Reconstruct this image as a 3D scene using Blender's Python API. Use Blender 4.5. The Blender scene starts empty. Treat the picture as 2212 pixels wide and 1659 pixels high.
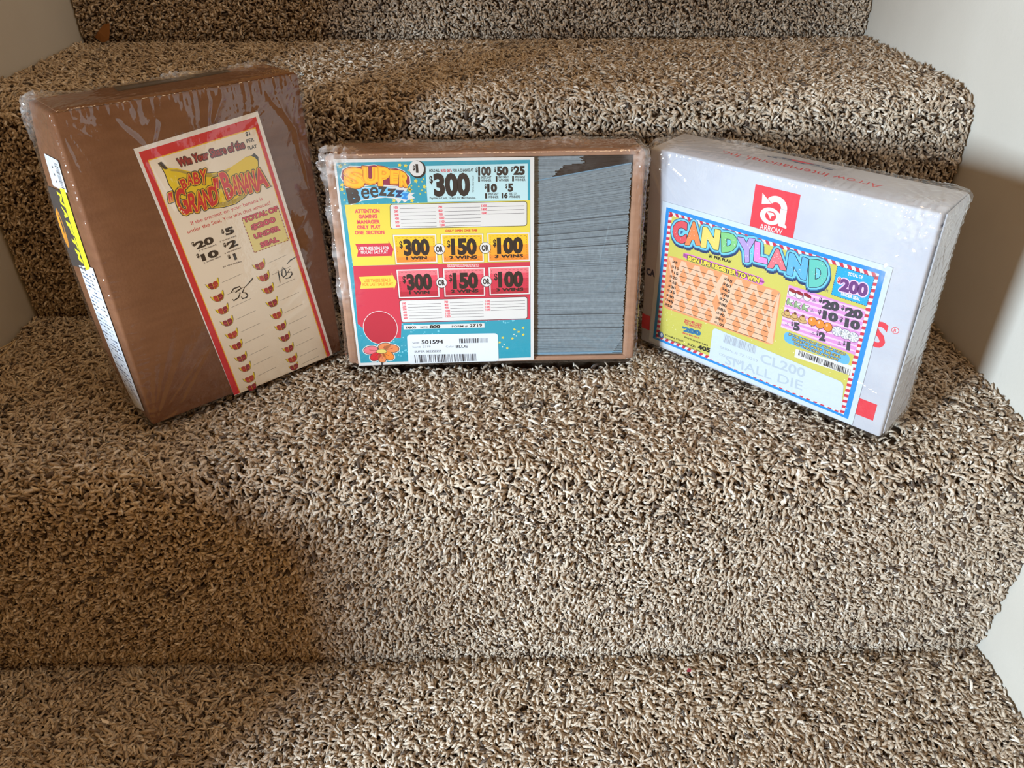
import bpy, bmesh, math
import numpy as np
from mathutils import Matrix, Vector

# ------------------------------------------------------------------ camera, sky, lights, exposure
scene = bpy.context.scene
COL = scene.collection
scene.view_settings.view_transform = 'Standard'
scene.view_settings.look = 'None'
scene.view_settings.gamma = 1.0
scene.view_settings.use_curve_mapping = False
scene.view_settings.exposure = 0.0


def turn(yaw, pitch, roll):
    return Matrix.Rotation(yaw, 3, 'Z') @ Matrix.Rotation(-pitch, 3, 'X') @ Matrix.Rotation(roll, 3, 'Y')


cam_data = bpy.data.cameras.new('camera')
cam_data.sensor_width = 36.0
cam_data.lens = 36.0 * 1677.46 / 2212.0
cam_data.clip_start = 0.01
camera = bpy.data.objects.new('camera', cam_data)
COL.objects.link(camera)
# the camera looks along +Y into the stairs, turned a little and tipped 34 degrees down
camera.matrix_world = Matrix.Translation((0.0206, -0.6941, 0.3826)) @ (
    turn(-0.0189, 0.6011, 0.0042) @ Matrix.Rotation(math.radians(90), 3, 'X')).to_4x4()
scene.camera = camera

world = bpy.data.worlds.new('hall_light')
scene.world = world
world.use_nodes = True
bg = world.node_tree.nodes['Background']
bg.inputs[0].default_value = (1.0, 0.52, 0.17, 1)
bg.inputs[1].default_value = 0.43


def area(name, loc, target, sx, sy, power, color):
    d = bpy.data.lights.new(name, 'AREA')
    d.shape = 'RECTANGLE'
    d.size, d.size_y = sx, sy
    d.energy = power
    d.color = color
    o = bpy.data.objects.new(name, d)
    COL.objects.link(o)
    o.location = loc
    o.rotation_euler = (Vector(target) - Vector(loc)).to_track_quat('-Z', 'Y').to_euler()
    return o


area('window_daylight', (-1.10, -1.25, 0.46), (0.1, -0.2, 0.0), 0.22, 0.26, 55.0, (0.74, 0.90, 1.04))
area('upstairs_window', (0.25, -0.5, 2.6), (0.05, 0.1, 0.1), 0.9, 0.5, 8.0, (1.0, 0.74, 0.45))

# ------------------------------------------------------------------ helpers
RNG = np.random.default_rng(7)
MATS = {}


def srgb(c):
    if isinstance(c, str):
        c = tuple(int(c[i:i + 2], 16) / 255 for i in (0, 2, 4))
    return tuple(x / 12.92 if x <= 0.04045 else ((x + 0.055) / 1.055) ** 2.4 for x in c) + (1.0,)


def plain(name, color, rough=0.6, spec=0.3):
    if name in MATS:
        return MATS[name]
    m = bpy.data.materials.new(name)
    m.use_nodes = True
    b = m.node_tree.nodes['Principled BSDF']
    b.inputs['Base Color'].default_value = srgb(color)
    b.inputs['Roughness'].default_value = rough
    b.inputs['Specular IOR Level'].default_value = spec
    MATS[name] = m
    return m


def node(nt, kind, **kw):
    n = nt.nodes.new(kind)
    for k, v in kw.items():
        if k.startswith('i_'):
            key = k[2:]
            n.inputs[int(key) if key.isdigit() else key.replace('_', ' ')].default_value = v
        else:
            setattr(n, k, v)
    return n


def noisy(name, c1, c2, scale=(30, 30, 30), rough=0.8, bump=0.0, bump_scale=200.0, spec=0.3, detail=4, lo=0.35, hi=0.65):
    """paper, board or painted plaster: two colours mixed by noise, with a fine bump"""
    m = bpy.data.materials.new(name)
    m.use_nodes = True
    nt = m.node_tree
    b = nt.nodes['Principled BSDF']
    b.inputs['Roughness'].default_value = rough
    b.inputs['Specular IOR Level'].default_value = spec
    tc = node(nt, 'ShaderNodeTexCoord')
    mp = node(nt, 'ShaderNodeMapping')
    mp.inputs['Scale'].default_value = scale
    nt.links.new(tc.outputs['Object'], mp.inputs[0])
    n = node(nt, 'ShaderNodeTexNoise', i_Detail=detail, i_Scale=1.0)
    nt.links.new(mp.outputs[0], n.inputs['Vector'])
    r = node(nt, 'ShaderNodeValToRGB')
    r.color_ramp.elements[0].position = lo
    r.color_ramp.elements[1].position = hi
    r.color_ramp.elements[0].color = srgb(c1)
    r.color_ramp.elements[1].color = srgb(c2)
    nt.links.new(n.outputs['Fac'], r.inputs[0])
    nt.links.new(r.outputs[0], b.inputs['Base Color'])
    if bump:
        n2 = node(nt, 'ShaderNodeTexNoise', i_Detail=3.0, i_Scale=bump_scale)
        nt.links.new(tc.outputs['Object'], n2.inputs['Vector'])
        bp = node(nt, 'ShaderNodeBump', i_Strength=bump, i_Distance=0.001)
        nt.links.new(n2.outputs['Fac'], bp.inputs['Height'])
        nt.links.new(bp.outputs[0], b.inputs['Normal'])
    MATS[name] = m
    return m


def mesh_obj(name, verts, faces, mats, midx=None, parent=None, smooth=False):
    me = bpy.data.meshes.new(name)
    me.from_pydata([tuple(v) for v in verts], [], [tuple(f) for f in faces])
    for m in (mats if isinstance(mats, (list, tuple)) else [mats]):
        me.materials.append(m)
    if midx is not None:
        me.polygons.foreach_set('material_index', np.asarray(midx, dtype=np.int32))
    if smooth:
        me.polygons.foreach_set('use_smooth', np.ones(len(me.polygons), dtype=bool))
    me.update()
    o = bpy.data.objects.new(name, me)
    COL.objects.link(o)
    o.parent = parent
    return o


def from_bm(name, bm, mats, parent=None, smooth=False):
    me = bpy.data.meshes.new(name)
    bm.normal_update()
    bm.to_mesh(me)
    bm.free()
    for m in (mats if isinstance(mats, (list, tuple)) else [mats]):
        me.materials.append(m)
    if smooth:
        me.polygons.foreach_set('use_smooth', np.ones(len(me.polygons), dtype=bool))
    o = bpy.data.objects.new(name, me)
    COL.objects.link(o)
    o.parent = parent
    return o


def bm_box(bm, x0, y0, z0, x1, y1, z1, bevel=0.0, seg=2, mat=0):
    r = bmesh.ops.create_cube(bm, size=1.0)
    vs = r['verts']
    for v in vs:
        v.co = Vector((x0 + (v.co.x + .5) * (x1 - x0), y0 + (v.co.y + .5) * (y1 - y0), z0 + (v.co.z + .5) * (z1 - z0)))
    es = list({e for v in vs for e in v.link_edges})
    fs = list({f for v in vs for f in v.link_faces})
    for f in fs:
        f.material_index = mat
    if bevel:
        bmesh.ops.bevel(bm, geom=es, offset=bevel, segments=seg, profile=0.5, affect='EDGES', material=-1)
    return vs


def hash2(ix, iy, seed=0):
    h = (ix.astype(np.int64) * 374761393 + iy.astype(np.int64) * 668265263 + seed * 1274126177) & 0x7fffffff
    h = ((h ^ (h >> 13)) * 1103515245) & 0x7fffffff
    return ((h ^ (h >> 16)) & 0xffff) / 65535.0


def noise2(x, y, seed=0):
    x = np.asarray(x, float); y = np.asarray(y, float)
    ix, iy = np.floor(x), np.floor(y)
    fx, fy = x - ix, y - iy
    fx = fx * fx * (3 - 2 * fx); fy = fy * fy * (3 - 2 * fy)
    a = hash2(ix, iy, seed); b = hash2(ix + 1, iy, seed); c = hash2(ix, iy + 1, seed); d = hash2(ix + 1, iy + 1, seed)
    return (a * (1 - fx) + b * fx) * (1 - fy) + (c * (1 - fx) + d * fx) * fy


# ------------------------------------------------------------------ the stairs
RISE, GOING, HALF = 0.2076, 0.2633, 0.45
PILE = 0.009                       # the pile stands this far off the backing


def profile():
    """(y, z) of the carpet backing from the step below up to the step above, with rounded nosings and soft inner corners"""
    corners = []
    y0 = -2 * GOING
    corners.append((y0, -2 * RISE - 0.05, 0))
    for k in range(-1, 3):
        corners.append((y0 + (k + 1) * GOING, k * RISE, 0.030))          # nosing
        corners.append((y0 + (k + 2) * GOING, k * RISE, 0.007))          # inner corner
    corners = [(y + PILE, z - PILE, r) for y, z, r in corners]
    pts = [np.array(corners[0][:2])]
    for i in range(1, len(corners) - 1):
        a, b, c = (np.array(corners[j][:2]) for j in (i - 1, i, i + 1))
        r = corners[i][2]
        u = (a - b) / np.linalg.norm(a - b); v = (c - b) / np.linalg.norm(c - b)
        s, e = b + u * r, b + v * r
        for t in np.linspace(0, 1, 9):
            pts.append((1 - t) ** 2 * s + 2 * t * (1 - t) * b + t * t * e)
    pts.append(np.array(corners[-1][:2]))
    return np.array(pts)


PROF = profile()


def build_stairs():
    n = len(PROF)
    xs = [-HALF, HALF]
    low = -2 * RISE - 0.12
    verts = [(x, y, z) for x in xs for y, z in PROF]
    verts += [(x, y, z) for x in xs for y, z in ((PROF[-1][0], low), (PROF[0][0], low))]
    faces = [(i, n + i, n + i + 1, i + 1) for i in range(n - 1)]
    a, b = 2 * n, 2 * n + 2
    faces += [(n - 1, 2 * n - 1, b, a), (a, b, b + 1, a + 1), (a + 1, b + 1, n, 0)]
    faces += [tuple(range(n)) + (a, a + 1), tuple(range(2 * n - 1, n - 1, -1)) + (b + 1, b)]
    m = noisy('carpet_backing', '3a2d20', '5a4836', (250, 250, 250), 0.95)
    o = mesh_obj('staircase', verts, faces, m)
    o['kind'] = 'structure'
    o['label'] = 'straight flight of carpeted stairs between two painted walls'


build_stairs()

# packages stand here: location of the bottom front edge's middle, yaw, lean, roll, width, height, depth (metres)
POSE = {
    'left': ((-0.1896, -0.1424, 0.0065), (0.6994, -0.0318, 0.0090), (0.1719, 0.2405, 0.0536)),
    'middle': ((0.0134, -0.1209, 0.0126), (-0.0081, -0.1325, -0.0089), (0.2503, 0.1790, 0.0564)),
    'right': ((0.2321, -0.1521, 0.0073), (-0.7916, 0.0352, -0.0295), (0.2251, 0.1816, 0.0477)),
}


def rot_of(key):
    a = POSE[key][1]
    return turn(a[0], -a[1], a[2])


def carpet_material():
    m = bpy.data.materials.new('carpet_yarn')
    m.use_nodes = True
    nt = m.node_tree
    b = nt.nodes['Principled BSDF']
    b.inputs['Roughness'].default_value = 0.5
    b.inputs['Specular IOR Level'].default_value = 0.28
    b.inputs['Sheen Weight'].default_value = 0.15
    at = node(nt, 'ShaderNodeAttribute', attribute_name='yarn')
    r = node(nt, 'ShaderNodeValToRGB')
    cr = r.color_ramp
    cr.elements[0].position = 0.0
    cr.elements[0].color = srgb('43362a')
    cr.elements[1].position = 1.0
    cr.elements[1].color = srgb('f2ebe0')
    for p, c in ((0.14, '5e4e42'), (0.22, '978470'), (0.45, 'bba993'), (0.75, 'd4c5b1')):
        e = cr.elements.new(p)
        e.color = srgb(c)
    nt.links.new(at.outputs['Fac'], r.inputs[0])
    # twisted fibres: fine mottling along each strand
    tc = node(nt, 'ShaderNodeTexCoord')
    fib = node(nt, 'ShaderNodeTexNoise', i_Scale=1400.0, i_Detail=2.0)
    nt.links.new(tc.outputs['Object'], fib.inputs['Vector'])
    mix = node(nt, 'ShaderNodeMixRGB', blend_type='MULTIPLY')
    mix.inputs[0].default_value = 0.42
    tone = node(nt, 'ShaderNodeValToRGB')
    tone.color_ramp.elements[0].position = 0.35
    tone.color_ramp.elements[0].color = (0.45, 0.42, 0.38, 1)
    tone.color_ramp.elements[1].position = 0.62
    tone.color_ramp.elements[1].color = (1.12, 1.12, 1.12, 1)
    nt.links.new(fib.outputs['Fac'], tone.inputs[0])
    nt.links.new(r.outputs[0], mix.inputs[1])
    nt.links.new(tone.outputs[0], mix.inputs[2])
    nt.links.new(mix.outputs[0], b.inputs['Base Color'])
    bp = node(nt, 'ShaderNodeBump', i_Strength=0.5, i_Distance=0.0006)
    nt.links.new(fib.outputs['Fac'], bp.inputs['Height'])
    nt.links.new(bp.outputs[0], b.inputs['Normal'])
    return m


def build_pile(spacing=0.0024, rings=6, sides=4):
    seg = np.diff(PROF, axis=0)
    ln = np.linalg.norm(seg, axis=1)
    cum = np.concatenate([[0], np.cumsum(ln)])
    # smooth the normals along the profile
    nrm = np.stack([-seg[:, 1], seg[:, 0]], 1) / ln[:, None]
    ss = np.arange(cum[-1] - 0.0, 0.17, -spacing)
    xs = np.arange(-HALF + 0.002, HALF - 0.001, spacing)
    S, X = np.meshgrid(ss, xs, indexing='ij')
    S = (S + RNG.uniform(-.48, .48, S.shape) * spacing).ravel()
    X = (X + RNG.uniform(-.48, .48, X.shape) * spacing).ravel()
    X = np.clip(X, -HALF + 0.0015, HALF - 0.0015)
    S = np.clip(S, 0.12, cum[-1] - 1e-4)
    idx = np.clip(np.searchsorted(cum, S) - 1, 0, len(ln) - 1)
    base = PROF[idx] + seg[idx] * ((S - cum[idx]) / ln[idx])[:, None]
    nn = nrm[idx]
    P = np.stack([X, base[:, 0], base[:, 1]], 1)
    # nothing grows where a package presses the pile flat
    keep = np.ones(len(P), bool)
    room = np.full(len(P), 1.0)
    for key, (loc, ang, (w, h, t)) in POSE.items():
        R = np.array(rot_of(key))
        q = (P - np.array(loc)) @ R
        under = (abs(q[:, 0]) < w / 2 + 0.004) & (q[:, 1] > -0.001) & (q[:, 1] < t + 0.004) & (abs(q[:, 2]) < 0.04)
        keep &= ~(under & (q[:, 1] > 0.016))
        room = np.where(under, np.minimum(room, np.maximum(-q[:, 2] - 0.0005, 0.003)), room)
    P, nn, S, X, room = P[keep], nn[keep], S[keep], X[keep], room[keep]
    N = len(P)
    nor = np.stack([np.zeros(N), nn[:, 0], nn[:, 1]], 1)
    tan = np.stack([np.zeros(N), nn[:, 1], -nn[:, 0]], 1)
    xax = np.tile([1.0, 0, 0], (N, 1))
    flat = np.clip(nn[:, 1], 0, 1)                                  # 1 on treads, 0 on risers
    # the pile lies in drifts: a slowly turning direction plus a lot of scatter
    ang = 6.3 * noise2(X * 7 + 3, S * 6, 1) + 2.6 * noise2(X * 28, S * 24, 2) + RNG.normal(0, 1.3, N)
    lay = xax * np.cos(ang)[:, None] + tan * np.sin(ang)[:, None]
    lean = np.clip(RNG.normal(0.66, 0.26, N) + 0.36 * flat, 0.05, 1.4)
    tall = PILE * (0.76 + 0.26 * flat + RNG.normal(0, 0.13, N)) * (1 + 0.18 * (noise2(X * 60, S * 60, 5) - .5))
    # the pile thins where riser and tread meet
    inner = np.array([(y + PILE, z - PILE) for y, z in ((-GOING, -RISE), (0, 0), (GOING, RISE))])
    near = np.min(np.hypot(P[:, 1, None] - inner[:, 0], P[:, 2, None] - inner[:, 1]), 1)
    tall = tall * np.clip(near / 0.017, 0.45, 1)
    tall = np.minimum(tall, room)
    length = tall * (1.0 + 0.42 * lean)
    side = np.cross(nor, lay)
    curl = RNG.normal(0, 1.1, N)
    tt = np.linspace(0, 1, rings)
    prof_r = np.interp(tt, [0, .2, .5, .75, .92, 1], [.85, 1.0, 1.10, 1.12, .95, .50])
    rad = 0.00120 * np.clip(RNG.normal(1, .16, N), .6, 1.5)
    pos = np.zeros((N, rings, 3)); axis = np.zeros((N, rings, 3))
    cur = P - nor * 0.001
    step = length / (rings - 1)
    for k in range(rings):
        bend = lean * (0.40 + 2.1 * tt[k] ** 1.6)
        tw = curl * tt[k] * 1.3
        d = nor * np.cos(bend)[:, None] + (lay * np.cos(tw)[:, None] + side * np.sin(tw)[:, None]) * np.sin(bend)[:, None]
        pos[:, k] = cur
        axis[:, k] = d
        cur = cur + d * step[:, None]
    # slide tips back inside the walls
    over = np.maximum(abs(pos[:, :, 0]) - (HALF - 0.0030), 0) * np.sign(pos[:, :, 0])
    pos[:, :, 0] -= over
    ref = side[:, None, :] + 0 * axis
    u = ref - axis * np.sum(ref * axis, 2, keepdims=True)
    u /= np.linalg.norm(u, axis=2, keepdims=True) + 1e-9
    v = np.cross(axis, u)
    flatten = RNG.uniform(.62, 1.0, N)
    spin = RNG.uniform(0, 6.28, N)
    th = np.arange(sides) * 2 * math.pi / sides
    A = th[None, None, :] + spin[:, None, None] + tt[None, :, None] * 2.2
    r = rad[:, None, None] * prof_r[None, :, None]
    ca, sa = np.cos(A) * r, np.sin(A) * r * flatten[:, None, None]
    V = pos[:, :, None, :] + u[:, :, None, :] * ca[..., None] + v[:, :, None, :] * sa[..., None]
    V = V.reshape(-1, 3).astype(np.float32)
    k = np.arange(rings - 1)[:, None]; j = np.arange(sides)[None, :]
    q = np.stack([k * sides + j, k * sides + (j + 1) % sides, (k + 1) * sides + (j + 1) % sides, (k + 1) * sides + j], -1).reshape(-1, 4)
    cap = np.array([(rings - 1) * sides + i for i in range(sides)])
    F = (np.arange(N)[:, None, None] * (rings * sides) + q[None]).reshape(-1, 4)
    nq = len(F)
    caps = (np.arange(N)[:, None] * (rings * sides) + cap[None])
    me = bpy.data.meshes.new('carpet_pile')
    me.vertices.add(len(V))
    me.vertices.foreach_set('co', V.ravel())
    loops = np.concatenate([F.ravel(), caps.ravel()]).astype(np.int32)
    me.loops.add(len(loops))
    me.loops.foreach_set('vertex_index', loops)
    starts = np.concatenate([np.arange(nq) * 4, nq * 4 + np.arange(N) * sides]).astype(np.int32)
    me.polygons.add(len(starts))
    me.polygons.foreach_set('loop_start', starts)
    me.polygons.foreach_set('use_smooth', np.ones(len(starts), bool))
    yarn = np.clip(RNG.beta(3.4, 2.7, N) + 0.12 * (noise2(X * 40, S * 40, 9) - .5), 0.16, 1)
    dark = RNG.random(N)
    yarn = np.where(dark < 0.055, RNG.uniform(0, .15, N), yarn)
    at = me.attributes.new('yarn', 'FLOAT', 'POINT')
    at.data.foreach_set('value', np.repeat(yarn, rings * sides).astype(np.float32))
    me.update(calc_edges=True)
    me.validate()
    me.materials.append(carpet_material())
    o = bpy.data.objects.new('carpet_pile', me)
    COL.objects.link(o)
    o['kind'] = 'stuff'
    o['label'] = 'speckled brown and beige shaggy carpet pile covering the stairs'
    o['category'] = 'carpet'


build_pile()


def build_walls():
    paint = noisy('cream_wall_paint', 'cfcabf', 'd8d4ca', (6, 6, 6), 0.55, 0.12, 260.0, 0.35)
    bm = bmesh.new()
    bm_box(bm, HALF, -0.50, -0.6, HALF + 0.12, 0.9, 1.3)
    o = from_bm('wall_right', bm, paint)
    o['kind'] = 'structure'
    o['label'] = 'cream painted wall at the right of the stairs'
    # the left wall's unseen front end, with a notch made up to shape the daylight
    outline = [(-0.63, -0.6), (0.9, -0.6), (0.9, 1.3), (-0.63, 1.3), (-0.63, 0.33), (-0.24, 0.33), (-0.24, 0.15), (-0.63, 0.15)]
    n = len(outline)
    verts = [(-HALF, y, z) for y, z in outline] + [(-HALF - 0.12, y, z) for y, z in outline]
    faces = [tuple(range(n)), tuple(range(2 * n - 1, n - 1, -1))] + [(i, n + i, n + (i + 1) % n, (i + 1) % n) for i in range(n)]
    o = mesh_obj('wall_left', verts, faces, paint)
    o['kind'] = 'structure'
    o['label'] = 'cream painted wall at the left of the stairs'


build_walls()

# ------------------------------------------------------------------ print: inks on a flat sheet, in millimetres
INK = {
    'white': 'd6d4d0', 'paper': 'efe4cf', 'cream': 'f1e6cc', 'black': '1b1a1c', 'grey': '55565c', 'dgrey': '3c3d45',
    'red': 'd0202f', 'crimson': 'c43048', 'maroon': '8e1f2e', 'brick': 'b4382c', 'rose': 'd94a5e', 'brown': '6a3a1c',
    'yellow': 'dcc84a', 'banana': 'ecd028', 'olive': 'b7a145', 'gold': 'eebb2e', 'amber': 'ef9a2c', 'orange': 'e8862f',
    'teal': '1f93a8', 'pale_teal': '8fd0dc', 'mist': 'b9dade', 'sky': '6fc0e8', 'blue': '1c86cf', 'navy': '20345f', 'azure': '18a0e8',
    'lime': 'c4bd5a', 'seal': 'e6d683', 'chalk': 'ece8e0', 'peach': 'dc9464', 'apricot': 'dfb798', 'pink': 'd18ec6', 'lilac': 'e6bfe8', 'orchid': 'd874c4',
    'green': '7cc07c', 'violet': 'ab94d4', 'hot_pink': 'e488c8', 'coral': 'df727c', 'aqua': '62bcae', 'candy_red': 'd4525a',
    'candy_orange': 'dd8450', 'candy_yellow': 'dac86a', 'candy_blue': '5fabe0', 'plum': '6a3a78', 'silver': 'c9d2d8', 'faint': 'aebbc5',
    'frost': 'c4d0da', 'ash': '9aa2ac', 'leaf': '8aa878', 'tan': 'c8a468', 'bluegrey': '41587c', 'steel': '2f6f96', 'halftone': '6fbfce',
    'sticker': 'd9dfe6', 'arrow_red': 'd63a48', 'violet_shadow': '8a2848', 'dotted': 'a03040', 'barcode': '2a2a30', 'lemon': 'eef02a',
    'flame': 'c8842e', 'charcoal': '3a3838', 'ruled': '6d6458', 'deep_red': 'b01f38',
}


def ink(name):
    return plain('ink_' + name, INK[name], 0.45, 0.4)


FONT_CACHE = {}


def glyphs(text, offset):
    key = (text, offset)
    if key not in FONT_CACHE:
        cu = bpy.data.curves.new('type', 'FONT')
        cu.body = text
        cu.offset = offset
        cu.resolution_u = 3
        tmp = bpy.data.objects.new('type', cu)
        me = bpy.data.meshes.new_from_object(tmp)
        v = np.array([p.co[:2] for p in me.vertices])
        f = [tuple(p.vertices) for p in me.polygons]
        bpy.data.objects.remove(tmp)
        bpy.data.meshes.remove(me)
        bpy.data.curves.remove(cu)
        FONT_CACHE[key] = (v, f)
    return FONT_CACHE[key]


CAP = 0.729


class Sheet:
    """collects flat printed shapes in mm; layer n lies n steps above the paper"""
    STEP = 0.022

    def __init__(self):
        self.v, self.f, self.c, self.inks = [], [], [], []

    def add(self, pts, faces, col, lay):
        b = len(self.v)
        self.v += [(float(p[0]), float(p[1]), lay * self.STEP) for p in pts]
        self.f += [tuple(i + b for i in f) for f in faces]
        if col not in self.inks:
            self.inks.append(col)
        self.c += [self.inks.index(col)] * len(faces)

    def poly(self, pts, col, lay):
        n = len(pts)
        a = sum(pts[i][0] * pts[(i + 1) % n][1] - pts[(i + 1) % n][0] * pts[i][1] for i in range(n))
        self.add(pts if a > 0 else pts[::-1], [tuple(range(n))], col, lay)

    def rect(self, x0, y0, x1, y1, col, lay):
        self.poly([(x0, y0), (x1, y0), (x1, y1), (x0, y1)], col, lay)

    def rrect(self, quad, r, col, lay):
        """rounded four-sided panel"""
        out = []
        q = [np.array(p, float) for p in quad]
        for i in range(4):
            a, b, c = q[i - 1], q[i], q[(i + 1) % 4]
            u = (a - b) / np.linalg.norm(a - b); w = (c - b) / np.linalg.norm(c - b)
            for t in np.linspace(0, 1, 5):
                out.append(tuple((1 - t) ** 2 * (b + u * r) + 2 * t * (1 - t) * b + t * t * (b + w * r)))
        self.poly(out, col, lay)

    def stroke(self, pts, w, col, lay, taper=False):
        p = [np.array(a, float) for a in pts]
        n = len(p)
        L, R = [], []
        for i in range(n):
            d = p[min(i + 1, n - 1)] - p[max(i - 1, 0)]
            d /= np.linalg.norm(d) + 1e-9
            ww = w * (0.5 if taper and i in (0, n - 1) else 1) / 2
            o = np.array([-d[1], d[0]]) * ww
            L.append(tuple(p[i] + o)); R.append(tuple(p[i] - o))
        for i in range(n - 1):
            self.poly([R[i], R[i + 1], L[i + 1], L[i]], col, lay)

    def frame(self, quad, w, col, lay):
        for i in range(4):
            self.stroke([quad[i], quad[(i + 1) % 4]], w, col, lay)

    def dashes(self, quad, w, col, lay, n=14):
        for i in range(4):
            a, b = np.array(quad[i]), np.array(quad[(i + 1) % 4])
            for k in range(n):
                self.stroke([a + (b - a) * (k + .1) / n, a + (b - a) * (k + .65) / n], w, col, lay)

    def disc(self, x, y, rx, col, lay, ry=None, n=20, rot=0.0):
        ry = ry or rx
        c, s = math.cos(rot), math.sin(rot)
        pts = []
        for k in range(n):
            a, b = rx * math.cos(2 * math.pi * k / n), ry * math.sin(2 * math.pi * k / n)
            pts.append((x + a * c - b * s, y + a * s + b * c))
        self.poly(pts, col, lay)

    def star(self, x, y, r, col, lay, k=5, rot=0.3, inner=.45):
        self.poly([(x + r * (1 if i % 2 == 0 else inner) * math.sin(rot + math.pi * i / k), y + r * (1 if i % 2 == 0 else inner) * math.cos(rot + math.pi * i / k)) for i in range(2 * k)], col, lay)

    def warp(self, text, quad, col, lay, bold=0.0, grow=0.0, cap=False, shift=(0, 0)):
        """text stretched into the quad BL, BR, TR, TL; grow draws it fattened by that many mm"""
        v, f = glyphs(text, bold)
        if not len(v):
            return
        x = (v[:, 0] - v[:, 0].min()) / max(np.ptp(v[:, 0]), 1e-6)
        y = v[:, 1] / CAP if cap else (v[:, 1] - v[:, 1].min()) / max(np.ptp(v[:, 1]), 1e-6)
        q = [np.array(p, float) for p in quad]
        P = (((1 - x) * (1 - y))[:, None] * q[0] + (x * (1 - y))[:, None] * q[1] + (x * y)[:, None] * q[2] + ((1 - x) * y)[:, None] * q[3]) + np.array(shift)
        if grow:
            for k in range(10):
                a = 2 * math.pi * k / 10
                self.add(P + grow * np.array([math.cos(a), math.sin(a)]), f, col, lay + 0.02 * k)
        else:
            self.add(P, f, col, lay)

    def text(self, s, x0, y0, x1, y1, h, col, lay, bold=0.02, grow=0.0, italic=0.0, edge=None):
        """one line on the base line (x0, y0)-(x1, y1) with capitals h mm high"""
        a, b = np.array([x0, y0], float), np.array([x1, y1], float)
        d = (b - a) / np.linalg.norm(b - a)
        up = np.array([-d[1], d[0]]) * h + d * italic * h
        if edge:
            self.warp(s, [a, b, b + up, a + up], edge[0], lay - 1, bold, edge[1], True)
        self.warp(s, [a, b, b + up, a + up], col, lay, bold, grow, True)

    def barcode(self, quad, col, lay, n=40, seed=1):
        r = np.random.default_rng(seed)
        q = [np.array(p, float) for p in quad]
        w = r.choice([1, 1, 1, 2, 3], 2 * n).astype(float)
        e = np.concatenate([[0], np.cumsum(w)]) / w.sum()
        for k in range(n):
            s, t = e[2 * k], e[2 * k + 1]
            self.poly([q[0] + (q[1] - q[0]) * s, q[0] + (q[1] - q[0]) * t, q[3] + (q[2] - q[3]) * t, q[3] + (q[2] - q[3]) * s], col, lay)

    def build(self, name, place, parent, base=None, thick=0.35, corner=1.0):
        """turn the sheet into one mesh; place maps (x, y, z in mm) arrays to local metres; base = (outline, ink) adds the paper itself"""
        if base:
            out, col = base
            n = len(out)
            b = len(self.v)
            self.v += [(p[0], p[1], 0.0) for p in out] + [(p[0], p[1], -thick) for p in out]
            fs = [tuple(b + i for i in range(n)), tuple(b + 2 * n - 1 - i for i in range(n))] + [(b + i, b + n + i, b + n + (i + 1) % n, b + (i + 1) % n) for i in range(n)]
            self.f += fs
            if col not in self.inks:
                self.inks.append(col)
            self.c += [self.inks.index(col)] * len(fs)
        V = place(np.array(self.v))
        return mesh_obj(name, V, self.f, [ink(i) for i in self.inks], self.c, parent)


def on_quad(quad, cw, ch, key, lift):
    """a card cw x ch mm, its corners TL, TR, BR, BL at the given spots (mm) of the package's front"""
    w = POSE[key][2][0]
    TL, TR, BR, BL = (np.array(q, float) for q in quad)

    def place(v):
        s, t = v[:, :1] / cw, v[:, 1:2] / ch
        P = (1 - s) * (1 - t) * BL + s * (1 - t) * BR + s * t * TR + (1 - s) * t * TL
        return np.stack([P[:, 0] / 1000 - w / 2, -(v[:, 2] + lift) / 1000, P[:, 1] / 1000], 1)
    return place


def on_face(key, face, lift=0.0):
    """print in mm straight on a face of the package: front (x, z), left (depth, z), top (x, depth)"""
    w, h, t = POSE[key][2]

    def place(v):
        a, b, c = v[:, 0] / 1000, v[:, 1] / 1000, (v[:, 2] + lift) / 1000
        if face == 'front':
            return np.stack([a - w / 2, -c, b], 1)
        if face == 'left':
            return np.stack([-w / 2 - c, a, b], 1)
        return np.stack([a - w / 2, b, h + c], 1)
    return place


def package(name, key, label, category):
    o = bpy.data.objects.new(name, None)
    o.empty_display_size = 0.05
    COL.objects.link(o)
    o.matrix_world = Matrix.Translation(POSE[key][0]) @ rot_of(key).to_4x4()
    o['label'] = label
    o['category'] = category
    return o


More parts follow.
